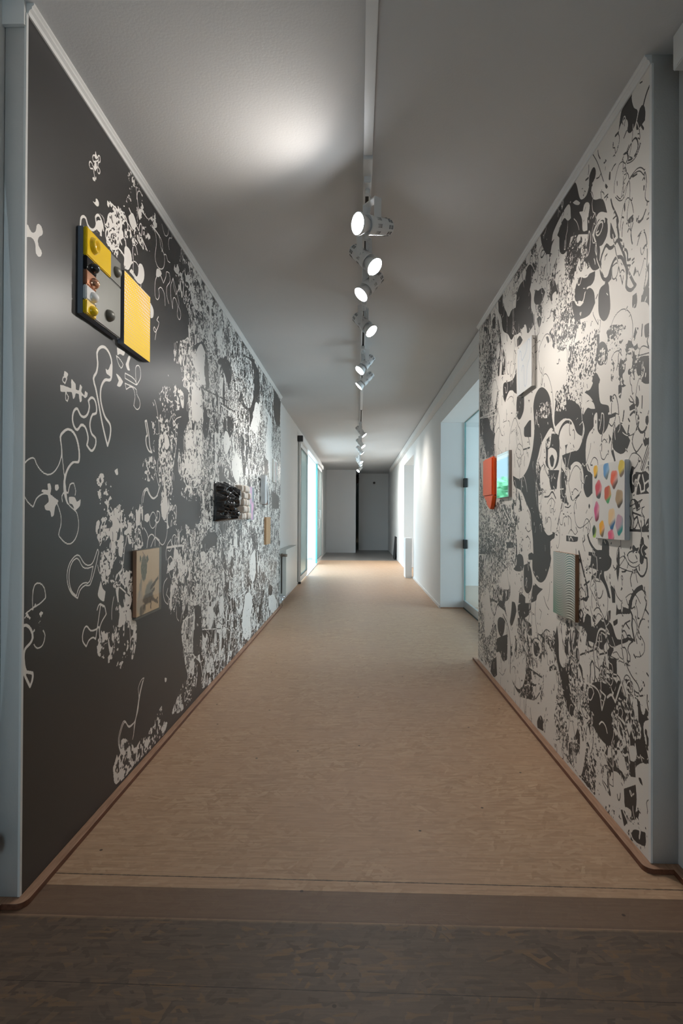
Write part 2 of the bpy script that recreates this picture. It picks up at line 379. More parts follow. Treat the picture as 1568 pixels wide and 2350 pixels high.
def run_print(cv,text,ground):
    cv.a[:]=ground
    M=unit_motifs(); rng=cv.rng
    warp=cv.noise(.05,3); fine=cv.noise(.016 if ground==0 else .010,3); big=cv.noise(.28,2)
    todo=[]
    for line in text.strip().split('\n'):
        f=line.split(); op=f[0]; t=float(f[1]); P=[tuple(int(v)/1000 for v in q.split(',')) for q in f[2:]]
        if op in 'WBXG':
            S=smooth_path([(a*1000,b*1000) for a,b in P],True)/1000
            c=cv.poly(S)
            if c is None: continue
            if op=='W': cv.put(c,1.)
            elif op=='B': cv.put(c,0.)
            elif op=='G':
                r0,c0,m=c; sl=(slice(r0,r0+m.shape[0]),slice(c0,c0+m.shape[1]))
                e=m*(fine[sl]*.75+big[sl]*.25)
                g=np.clip((e-(1-t*.95)*.62-.12)*14,0,1) if ground==0 else None
                if ground==0: cv.a[sl]=np.maximum(cv.a[sl],g)
                else:
                    g=np.clip((fine[sl]*.7+big[sl]*.3-.5-.12*(1-2*t))*14+.5,0,1)
                    x=cv.a[sl]; cv.a[sl]=x*(1-m)+m*np.abs(x-g) if t<.45 else x*(1-m)+m*(1-g)
            else:
                mask=np.zeros_like(cv.a); r0,c0,m=c; mask[r0:r0+m.shape[0],c0:c0+m.shape[1]]=m
                # ragged edge
                mask=np.clip((mask*1.0+ (warp-.5)*.9-.35)*8,0,1)*(mask>.02)
                A=abs(np.sum(S[:,0]*np.roll(S[:,1],-1)-S[:,1]*np.roll(S[:,0],-1)))/2
                lo,hi=S.min(0),S.max(0); box=(hi[0]-lo[0])*(hi[1]-lo[1])
                n=int(box*t*(130 if ground==0 else 210)); tmp=cv.a*0
                keep=cv.a.copy()
                lim=min(.34,max(.05,.5*math.sqrt(A)))
                if ground==0:
                    # white mass broken by big noise
                    thr=.56-.14*t
                    base=np.clip((big*.55+warp*.45-thr)*16,0,1)*mask
                    cv.a=np.maximum(cv.a,base)
                else:
                    thr=.60-.20*t
                    base=np.clip((big*.5+warp*.5-.52+.16*(t-.35))*16,0,1)*mask
                    cv.a=np.minimum(cv.a,1-base)
                for _ in range(n):
                    sc=lim*(.12+.62*rng.random()**2.1); mt=M[rng.integers(len(M))]
                    ang=rng.choice([0,0,math.pi,math.pi/2,.35,-.35])+rng.normal(0,.12)
                    sx=sc*rng.choice([-1,1])*rng.uniform(.7,1.1); sz=sc*rng.uniform(.9,1.3)
                    ctr=lo+rng.random(2)*(hi-lo)
                    ca,sa=math.cos(ang),math.sin(ang)
                    Q=np.stack([mt[:,0]*ca-mt[:,1]*sa,mt[:,0]*sa+mt[:,1]*ca],1)*[sx,sz]+ctr
                    Q=smooth_path(Q*1000,True)/1000
                    kind=rng.random()
                    if kind<.45: cv.put(cv.poly(Q),'x',mask)
                    elif kind<.9: cv.put(cv.stroke(Q,rng.choice([.004,.005,.008]),True),'x',mask)
                    else:
                        L=sc*3; a2=rng.normal(-.45,.15); q0=ctr; q1=ctr+np.array([math.cos(a2),math.sin(a2)])*L
                        cv.put(cv.stroke(np.array([q0,q1]),.007,False),'x',mask)
                # worn speckle
                sp=np.clip((fine-.60)*18,0,1)*mask*(warp>.5)
                cv.a=np.abs(cv.a-sp)
        else:
            closed=op in 'vc'
            S=smooth_path([(a*1000,b*1000) for a,b in P],closed)/1000
            cv.put(cv.stroke(S,t/1000,closed),1. if op in 'wv' else 0.)
    # thin broken outlines and flecks over the printed areas
    k=max(3,int(.12/cv.dy)); kz=max(3,int(.12/cv.dz))
    def blur(a,n,ax):
        c=np.cumsum(np.concatenate([np.repeat(np.take(a,[0],ax),n,ax),a,np.repeat(np.take(a,[-1],ax),n,ax)],ax),ax)
        L=a.shape[ax]; return (np.take(c,range(2*n,2*n+L),ax)-np.take(c,range(0,L),ax))/(2*n)
    den=blur(blur(cv.a,k,1),kz,0)
    msk=np.clip((den-.16)*8,0,1) if ground==0 else np.clip((den-.12)*6,0,1)
    W=cv.nx*cv.dy; Hh=cv.nz*cv.dz
    for _ in range(int(W*Hh*(34 if ground==0 else 62))):
        mt=M[rng.integers(len(M))]; sc=.022+.11*rng.random()**2
        ang=rng.normal(0,.5); ca,sa=math.cos(ang),math.sin(ang); fl=rng.choice([-1,1])
        Q=np.stack([(mt[:,0]*ca-mt[:,1]*sa)*fl,mt[:,0]*sa+mt[:,1]*ca],1)*sc*[.8,1.15]+np.array([cv.y0,cv.z0])+rng.random(2)*[W,Hh]
        Q=smooth_path(Q*1000,True)/1000; n=len(Q); a0=rng.integers(n); m=int(n*rng.uniform(.15,.6))
        Q=np.roll(Q,-a0,0)[:max(3,m)]
        cv.put(cv.stroke(Q,rng.choice([.0028,.0035,.005]),False),'x',msk)
    for _ in range(int(W*Hh*90)):
        c0=np.array([cv.y0,cv.z0])+rng.random(2)*[W,Hh]; a2=rng.random()*6.3; L=.004+.016*rng.random()
        cv.put(cv.stroke(np.array([c0,c0+[math.cos(a2)*L,math.sin(a2)*L]]),.003+.004*rng.random(),False),'x',msk)
    return cv.a
PRINT_LEFT="""
X 0.55 2153,2325 2205,2335 2299,2393 2383,2511 2437,2542 2495,2509 2566,2479 2661,2553 2684,2494 2609,2424 2621,2356 2589,2334 2479,2297 2460,2314 2388,2236 2443,2232 2389,2186 2320,2135 2255,2147 2193,2148 2119,2164 2071,2156 2051,2171 2140,2229 2161,2275 2213,2313
X 0.3 2339,2558 2382,2578 2456,2571 2494,2575 2505,2514 2439,2456 2366,2459 2348,2512
X 0.5 2931,2428 3027,2471 3056,2430 3175,2518 3240,2470 3162,2409 3163,2348 3292,2364 3397,2339 3399,2223 3331,2157 3168,2106 3197,2233 3196,2285 3088,2287 3016,2305 3001,2343
X 0.5 3025,2564 3158,2590 3322,2573 3541,2574 3635,2580 3639,2415 3505,2445 3411,2536 3239,2546 3099,2498 3026,2489
X 0.3 2923,2134 3004,2162 3019,2109 3006,2056 2938,2034 2951,2086
X 0.6 3451,2368 3639,2420 3642,2254 3418,2184
X 0.7 3208,2218 3193,2137 3034,2057 2947,2016 2948,1928 3068,1917 3101,1838 3199,1830 3203,1659 3122,1572 3108,1496 3016,1475 3049,1344 3427,1319 3467,1235 7295,1373 7247,2599 4233,2569
X 0.5 3073,2444 3219,2547 3439,2558 4323,2579 3696,2315 3193,2142 3200,2215 3223,2350
X 0.45 2826,1819 2894,1835 2994,1813 3118,1793 3120,1714 3073,1647 3014,1556 2987,1434 2945,1337 2948,1216 2773,1210 2746,1321 2732,1406 2707,1447 2635,1500 2634,1583 2668,1610 2644,1648 2739,1723 2814,1780
X 0.4 2944,2127 3017,2152 3019,2057 2947,2016
X 0.45 2771,1295 2946,1307 2962,1205 3007,1155 2994,1065 3055,1045 3164,1112 3184,972 3168,942 3203,820 3223,666 3127,566 3032,644 2960,599 2889,629 2901,710 2969,841 2858,823 2871,867 2954,888 2981,1009 3009,1074 2854,1049 2840,1103 2775,1112 2786,1208
X 0.6 3314,1331 7286,1596 7350,-34 4619,-2 3535,40 3490,202 3180,342 3113,436 3112,515 3226,554 3187,821 3165,1072 3321,1039 3393,1102 3488,1195
X 0.4 3050,1285 3280,1277 3468,1189 3318,1185 3129,1220 3051,1242
X 0.35 2077,1094 2155,1102 2260,1155 2305,1156 2337,1124 2452,1149 2505,1170 2533,1125 2526,1021 2536,968 2413,965 2412,991 2338,1037 2323,1031 2324,947 2317,900 2414,878 2416,758 2376,718 2216,744 2251,828 2180,819 2126,873 2111,947 2124,990 2149,1034 2085,1042
X 0.35 2117,688 2208,662 2276,734 2405,713 2417,670 2463,648 2465,565 2431,495 2364,512 2311,477 2270,505 2210,537 2118,569 2091,634
X 0.5 3104,564 3368,544 3437,481 3394,387 3372,348 3330,302 3419,242 3400,107 3314,52 3096,46 2954,78 2954,94 3040,139 3169,204 3208,223 3167,305 3125,450
X 0.55 3530,530 3707,501 3711,362 3880,256 3771,97 3615,18 3613,85 3688,188 3611,200 3534,332
G 0.5 2236,113 2256,138 2316,195 2392,161 2473,101 2496,119 2597,109 2691,144 2793,181 2825,96 2888,63 2826,22 2474,31 2267,36
G 0.5 2100,1271 2139,1277 2146,1251 2187,1244 2215,1215 2217,1123 2141,1117 2121,1167 2071,1114 2064,1137 2095,1175 2076,1209 2075,1243
G 0.5 2084,1096 2260,1124 2321,1150 2337,1108 2452,1142 2533,1160 2536,968 2413,965 2412,1025 2322,1044 2247,1052 2123,1008 2078,1042
G 0.35 2557,1376 2727,1405 2707,1343 2687,1286 2530,1279 2511,1316
G 0.45 2747,1506 2970,1538 2973,1415 2924,1338 2951,1250 2808,1220 2796,1281 2751,1294 2728,1390
G 0.5 3155,1576 3498,1655 3501,1501 3427,1319 3177,1294 3049,1344 3140,1475
G 0.45 3608,2321 4038,2438 4124,2284 3792,2166 3654,2220
G 0.4 3050,1271 3280,1272 3317,1196 3129,1220
G 0.3 1656,856 1722,846 1730,760 1690,753 1618,818
B 0 3548,2177 3613,2117 3660,1945 3575,1914 3551,2021 3549,2110
B 0 3939,2219 4211,2269 4332,2220 4216,2058 4045,2147 3864,2180
B 0 5192,2554 5498,2518 5507,2243 5184,2070 5102,1935 5018,1914 5015,2047 4779,2033 4530,2050 4666,2151 4741,2086 4933,2063 5096,2118 5223,2283
B 0 4767,2474 5259,2573 5218,2446 5085,2508
B 0 3516,1779 3577,1802 3621,1753 3665,1727 3623,1640 3561,1591 3498,1655 3517,1713
B 0 4081,1822 4164,1810 4138,1728 4056,1703 4041,1770
B 0 4163,1856 4372,1872 4374,1804 4284,1722 4196,1703 4165,1791
B 0 3969,1471 4062,1448 4091,1405 4293,1372 3934,1363 3932,1437
B 0 4231,1462 4353,1417 4480,1426 4448,1382 4204,1393
B 0 6493,2567 7016,2541 6949,2211 6575,2213 6432,2351
B 0 3486,2192 3569,2183 3549,2133 3372,2098 3298,2113
B 0 5783,1736 6071,1710 6016,1572 5845,1540
B 0 3940,1076 4154,1074 4184,1021 4047,973 3967,1026
B 0 3513,969 3681,1008 3892,1003 3869,930 3728,913 3598,881 3514,924
B 0 4137,632 4223,622 4224,556 4139,548
B 0 5319,572 5461,541 5321,505 5229,548
B 0 6332,1403 6902,1365 6908,1213 6339,1205
B 0 3333,441 3485,444 3526,370 3508,263 3336,305
B 0 3330,588 3482,554 3504,440 3388,484
B 0 6177,370 6436,319 6372,237 6119,281
B 0 3179,1182 3468,1183 3471,1085 3320,1081 3181,1082
W 0 2832,1516 2872,1508 2887,1478 2847,1450 2813,1460 2809,1490
W 0 2774,1186 2851,1220 2865,1166 2840,1103 2807,1094 2775,1129
W 0 5316,2187 5509,2174 5562,2079 5325,1904 5060,1928 5186,2030
W 0 6053,2240 6305,2188 6315,1892 6455,1707 6327,1546 6137,1543 6071,1710 5891,1840
W 0 4475,1595 4611,1580 4683,1514 4548,1388 4352,1444 4319,1537
W 0 4110,1736 4225,1714 4256,1638 4142,1572 4059,1601 4057,1677
W 0 3318,2035 3447,2169 3549,2149 3531,2016 3574,1948 3414,1921 3356,1971
W 0 3268,1836 3473,1892 3455,1811 3496,1737 3381,1679 3271,1723
W 0 4900,445 5146,404 5192,300 5109,201 5155,96 4872,60 4754,264 4825,372
W 0 6119,252 6507,219 6797,94 6514,14 6185,127
W 0 3979,538 4058,539 4087,459 4008,408 3955,454
W 0 3475,894 3576,887 3598,852 3537,823 3475,861
W 0 5094,730 5311,814 5363,627 5275,519 5099,570
W 0 3648,539 3784,494 3786,411 3696,375 3629,440
W 0 2142,1064 2211,1065 2262,1042 2255,1018 2212,1007 2190,1035 2176,1045 2149,1034
W 0 2377,1088 2411,1081 2403,1048 2387,1029 2412,998 2379,996 2362,1030 2330,1037 2330,1050 2362,1062
W 0 2292,1035 2323,1031 2323,996 2309,945 2278,954 2277,998
W 0 2094,824 2119,871 2133,840 2159,824 2147,787 2127,793 2101,809
W 0 2452,1145 2479,1139 2496,1170 2505,1160 2498,1073 2453,1071
W 0 2552,1118 2600,1126 2620,1104 2591,1086 2552,1094
v 4 1817,1369 1833,1388 1869,1404 1906,1399 1932,1377 1946,1344 1949,1318 1942,1298 1908,1295 1875,1273 1855,1242 1850,1213 1856,1180 1872,1154 1919,1131 1932,1123 1944,1093 1941,1062 1920,1033 1887,1019 1854,1025 1826,1041 1813,1053 1825,1077 1829,1102 1821,1126 1801,1154 1775,1173 1739,1182 1711,1178 1684,1164 1668,1139 1639,1154 1617,1178 1604,1206 1604,1235 1616,1258 1634,1274 1656,1284 1672,1285 1682,1271 1703,1254 1731,1243 1759,1243 1789,1257 1815,1284 1828,1314 1827,1342
v 3 1822,1368 1839,1386 1869,1401 1902,1395 1926,1374 1940,1343 1943,1318 1937,1301 1903,1297 1869,1274 1848,1242 1843,1213 1849,1180 1867,1154
v 9 2009,1526 2031,1542 2055,1541 2071,1521 2071,1493 2042,1483 2025,1457 2023,1434 2038,1410 2067,1400 2068,1377 2048,1354 2029,1350 2000,1366 2009,1388 2003,1409 1985,1429 1958,1431 1929,1409 1906,1420 1897,1440 1901,1462 1914,1477 1931,1482 1949,1466 1974,1461 2003,1476 2017,1506
v 11 2073,1715 2093,1740 2129,1755 2167,1750 2195,1726 2201,1689 2191,1647 2141,1632 2110,1599 2104,1560 2117,1525 2144,1492 2188,1470 2194,1447 2186,1417 2167,1385 2145,1420 2118,1468 2091,1529 2065,1584 2047,1614 2071,1645 2080,1680
W 0 2146,1679 2160,1675 2175,1684 2190,1710 2198,1688 2190,1656 2171,1659 2152,1661
W 0 1619,1959 1631,1962 1641,1953 1655,1952 1670,1964 1674,1983 1683,1993 1696,1996 1708,1983 1705,1970 1692,1960 1682,1944 1687,1927 1699,1922 1704,1913 1695,1899 1681,1895 1671,1901 1670,1920 1662,1932 1647,1934 1628,1926 1619,1921
W 0 1842,1591 1868,1587 1858,1574 1838,1574
v 4 1836,1569 1858,1570 1846,1549 1830,1555
W 0 1815,1539 1846,1541 1879,1542 1913,1545 1956,1546 1993,1530 1948,1536 1913,1532 1879,1529 1847,1522 1819,1516
W 0 1887,1577 1904,1569 1917,1563 1913,1520 1900,1508 1887,1548
W 0 1947,1572 1963,1565 1956,1546 1961,1517 1948,1507 1939,1534
W 0 1984,1557 2004,1552 1998,1537 1977,1531
v 3 1851,1523 1870,1510 1863,1494 1851,1498
W 0 2246,1788 2325,1793 2313,1774 2276,1771 2252,1757
v 3 2240,1754 2276,1749 2307,1737 2289,1716 2259,1729
W 0 2364,1789 2383,1786 2364,1752 2378,1729 2352,1725 2332,1743 2345,1762
v 4 2438,1756 2459,1773 2485,1771 2495,1732 2453,1686 2425,1704 2327,1706 2327,1685 2446,1684
v 4 2386,1662 2419,1659 2433,1630 2420,1589 2455,1579 2488,1597 2487,1624 2454,1645 2447,1665 2327,1664 2340,1641
W 0 2236,1683 2278,1678 2308,1665 2278,1637 2248,1636 2266,1660
v 9 2551,1544 2569,1550 2598,1491 2614,1435 2639,1412 2599,1416 2568,1441 2564,1475 2582,1483
W 0 1745,1213 1760,1216 1767,1200 1760,1180 1813,1162 1790,1142 1783,1114 1768,1110 1761,1129 1736,1131 1729,1144 1753,1157 1746,1180 1711,1186 1717,1194 1749,1192
W 0 1789,1212 1808,1215 1812,1203 1801,1194 1789,1198
W 0 1876,1177 1918,1176 1931,1162 1958,1173 1953,1149 1919,1131 1901,1152 1880,1156
w 3 1836,1159 1832,1179 1851,1192 1872,1189 1884,1219 1909,1225 1922,1200 1918,1183
W 0 2100,1269 2121,1275 2137,1262 2116,1247
W 0 2230,1294 2260,1306 2266,1281 2248,1278
v 4 1943,978 1984,948 2012,937 2050,942 2089,990 2099,980 2034,866 1994,867 1958,854 1941,828 1897,853 1872,890 1871,931 1896,963
v 4 1940,966 1975,935 2012,926 2055,930 2027,876 1985,877 1949,864 1933,838 1901,859 1883,893 1884,930 1904,958
v 6 2118,779 2150,769 2166,736 2124,710 2109,685 2115,655 2104,700 2083,694 2039,698 2005,721 1983,705 1979,675 2007,647 2025,665 2059,669 2079,658
w 9 1601,771 1619,793 1641,792 1663,773 1671,749 1654,734 1632,725 1626,701 1639,657 1671,645 1670,623 1659,608 1627,657 1602,707
w 2.5 1670,831 1669,876 1678,905 1704,909 1732,890 1740,859 1712,847 1662,836 1634,828
w 2.5 1727,760 1738,743 1724,715 1693,714 1677,729
W 0 1600,846 1624,833 1628,829 1606,833
w 4 2431,152 2442,168 2453,214 2482,255 2523,335 2560,381 2529,381 2492,354 2499,324 2494,265 2465,229 2436,216 2391,219 2341,264 2305,242 2285,202 2306,151 2333,127 2348,138
w 3 2439,160 2461,216 2511,329 2544,372
w 3 2442,218 2390,224 2346,256 2313,235 2295,198 2316,147 2338,134
W 0 2836,304 2868,292 2860,276 2840,281
W 0 2050,2457 2057,2441 2070,2440 2057,2424 2044,2424 2049,2445
w 3 2044,2430 2034,2425 2028,2412 2034,2401 2057,2417 2074,2433 2070,2444 2084,2454 2089,2446 2087,2433 2074,2423 2069,2405 2085,2403 2087,2393 2075,2383 2066,2389 2065,2400
W 0 2047,2409 2057,2412 2062,2401 2056,2385 2048,2374 2039,2381 2043,2399
w 3 2039,2381 2015,2389 2004,2379 2004,2368 2016,2364 2028,2373 2038,2368 2045,2345
W 0 2026,2338 2039,2347 2052,2340 2036,2333
W 0 2052,2361 2058,2359 2056,2347 2050,2345
W 0 2020,2259 2043,2258 2056,2269 2053,2276 2066,2283 2080,2278 2077,2261 2050,2253
W 0 2149,2325 2171,2323 2164,2303 2149,2306
w 4 2171,2332 2267,2339 2395,2332
w 9 1942,2115 1945,2146 1960,2162 1981,2167 1994,2150 2025,2148 2051,2165 2061,2188 2054,2209 2077,2229 2094,2227 2112,2214 2119,2193
v 8 2154,2236 2161,2272 2190,2294 2213,2286 2206,2260 2176,2231 2158,2212
v 6 2221,2271 2244,2306 2268,2305 2260,2284 2237,2272
v 6 2268,2329 2300,2349 2317,2334 2284,2303 2261,2251 2276,2319
v 7 2148,2162 2155,2188 2191,2223 2229,2238 2261,2217 2246,2186 2192,2161
W 0 2064,2199 2098,2220 2112,2202 2098,2176 2071,2169
W 0 2350,2369 2394,2406 2421,2396 2440,2377 2404,2340 2368,2347
W 0 2319,2228 2370,2235 2388,2208 2371,2165 2337,2139 2316,2154 2311,2190
W 0 2466,2219 2505,2234 2530,2212 2521,2170 2482,2139 2435,2135 2389,2144 2363,2143 2389,2165 2435,2153 2453,2164 2462,2190
w 4 2354,2150 2389,2193 2434,2214 2471,2201 2491,2165 2492,2121
v 3 2619,2464 2662,2459 2680,2420 2664,2341 2687,2315 2739,2318 2786,2351 2791,2407 2743,2426 2713,2468
w 4 2713,2472 2754,2460 2766,2429 2755,2411
w 4 2785,2409 2815,2423 2840,2405 2878,2411
w 4 2688,2280 2728,2289 2781,2266 2817,2315 2823,2340 2867,2353 2880,2320 2830,2266 2831,2224 2863,2194
w 4 2808,2164 2794,2218 2746,2231 2712,2209 2724,2182 2696,2151 2668,2160 2667,2223 2694,2266 2734,2287 2769,2274
v 2.5 2925,2352 2887,2289 2895,2236 2922,2190 2928,2244 2961,2261 3003,2233 2997,2186 3032,2172 3054,2193 3053,2220 3017,2238 3024,2263
w 2.5 3015,2331 2974,2284 2933,2316 2925,2352
W 0 2688,2296 2739,2310 2757,2301 2711,2266 2677,2259
w 4 2752,2545 2789,2514 2826,2522 2850,2553 2850,2583
w 4 2901,2570 2902,2549 2863,2530 2851,2494 2864,2471
W 0 2944,2425 2971,2424 2999,2454 3027,2440 3014,2411 2972,2398 2938,2401
W 0 2634,2484 2661,2549 2667,2517 2684,2494 2651,2473
W 0 2604,2104 2647,2085 2642,2048 2610,2033
w 2 2714,2077 2692,2053 2721,2051 2715,2033 2671,1987 2649,1995 2659,2010 2687,2000 2671,1951
w 4 2618,2472 2707,2469
w 5 2476,2469 2566,2472
w 4 2428,2537 2457,2466 2487,2438 2468,2420 2439,2456
w 4 2438,2492 2447,2526 2475,2546 2495,2538
w 4 2524,1104 2518,1177 2536,1223 2578,1241 2598,1223 2658,1200 2710,1216 2741,1263 2740,1316
w 2.5 2532,1174 2550,1217 2578,1234 2603,1216 2658,1195 2720,1213
v 6 2686,1093 2711,1112 2711,1138 2743,1134 2749,1104 2717,1082
v 4 2610,1104 2659,1134 2701,1104 2691,1071 2650,1057 2620,1075
w 5 2822,1088 2857,1084 2858,1029 2824,983 2785,973 2746,990 2692,1019 2702,1071 2723,1089
w 6 2583,969 2602,1014 2641,1029 2682,1012 2688,971
w 5 2632,970 2687,1011 2746,998 2746,968
w 5 2544,1062 2582,1037 2602,1011
v 4 2468,1002 2480,1046 2498,1056 2536,982 2499,980
w 5 2810,1096 2776,1127 2770,1184 2780,1211
w 5 2849,892 2842,931 2865,969 2918,995 2931,958 2907,935 2871,941
v 5 2931,974 2943,1006 2980,1017 3020,995 3007,963 2969,952
W 0 2982,947 3027,932 3022,895 2983,882 2963,916
w 4 2859,958 3101,958
w 4 2859,952 3101,950
v 6 2872,894 2914,907 2951,888 2933,853 2897,856
W 0 2873,858 2952,864 2946,836 2885,837
w 5 2862,800 2816,778 2806,733 2829,690 2877,664 2894,693 2852,719 2875,747
W 0 2912,707 2948,758 2998,757 2974,719 2937,675 2938,626 2913,634
w 6 2089,764 2101,780 2120,782 2140,768
w 4 2144,969 2124,946 2122,911 2145,874 2179,861
w 3 2104,1012 2110,1064 2135,1093 2155,1096 2136,1064 2117,1008
w 3 3017,632 3019,575 3057,547
w 4 2541,1208 2562,1237 2589,1242 2618,1215 2658,1200 2711,1214 2759,1268
w 6 2758,1357 2834,1435 2875,1377 2944,1383 3000,1516
w 8 2758,1357 2791,1294 2849,1329 2944,1383
w 6 3144,1312 3177,1289 3408,1294 3445,1342
v 4 3200,1780 3234,1818 3269,1810 3261,1757 3218,1733
w 5 2841,1723 3041,1723
w 5 2815,1709 2924,1704
w 4 2884,1596 2911,1633 2954,1612 2998,1634 3073,1657
w 4 3179,1987 3165,1903 3232,1899 3301,1968
w 5 3271,2120 3300,2040 3374,1976 3358,1877 3454,1855
B 0 2855,1726 2967,1727 2960,1716 2848,1714
b 10 3453,1909 3617,1918 4161,1967
b 8 3946,1910 4434,1932
w 7 3972,1897 4467,1910
w 6 5190,1892 5833,1897
w 9 3477,795 3642,821
w 8 4572,461 4938,471
b 8 4169,478 4377,481
w 6 3127,536 3331,533
v 6 3864,651 3951,654 4004,585 3879,503
v 5 3402,663 3441,669 3481,614 3422,623
w 6 3906,929 3943,977 3994,987 4021,961 4101,971
v 5 4631,169 4701,185 4758,114 4687,77
"""
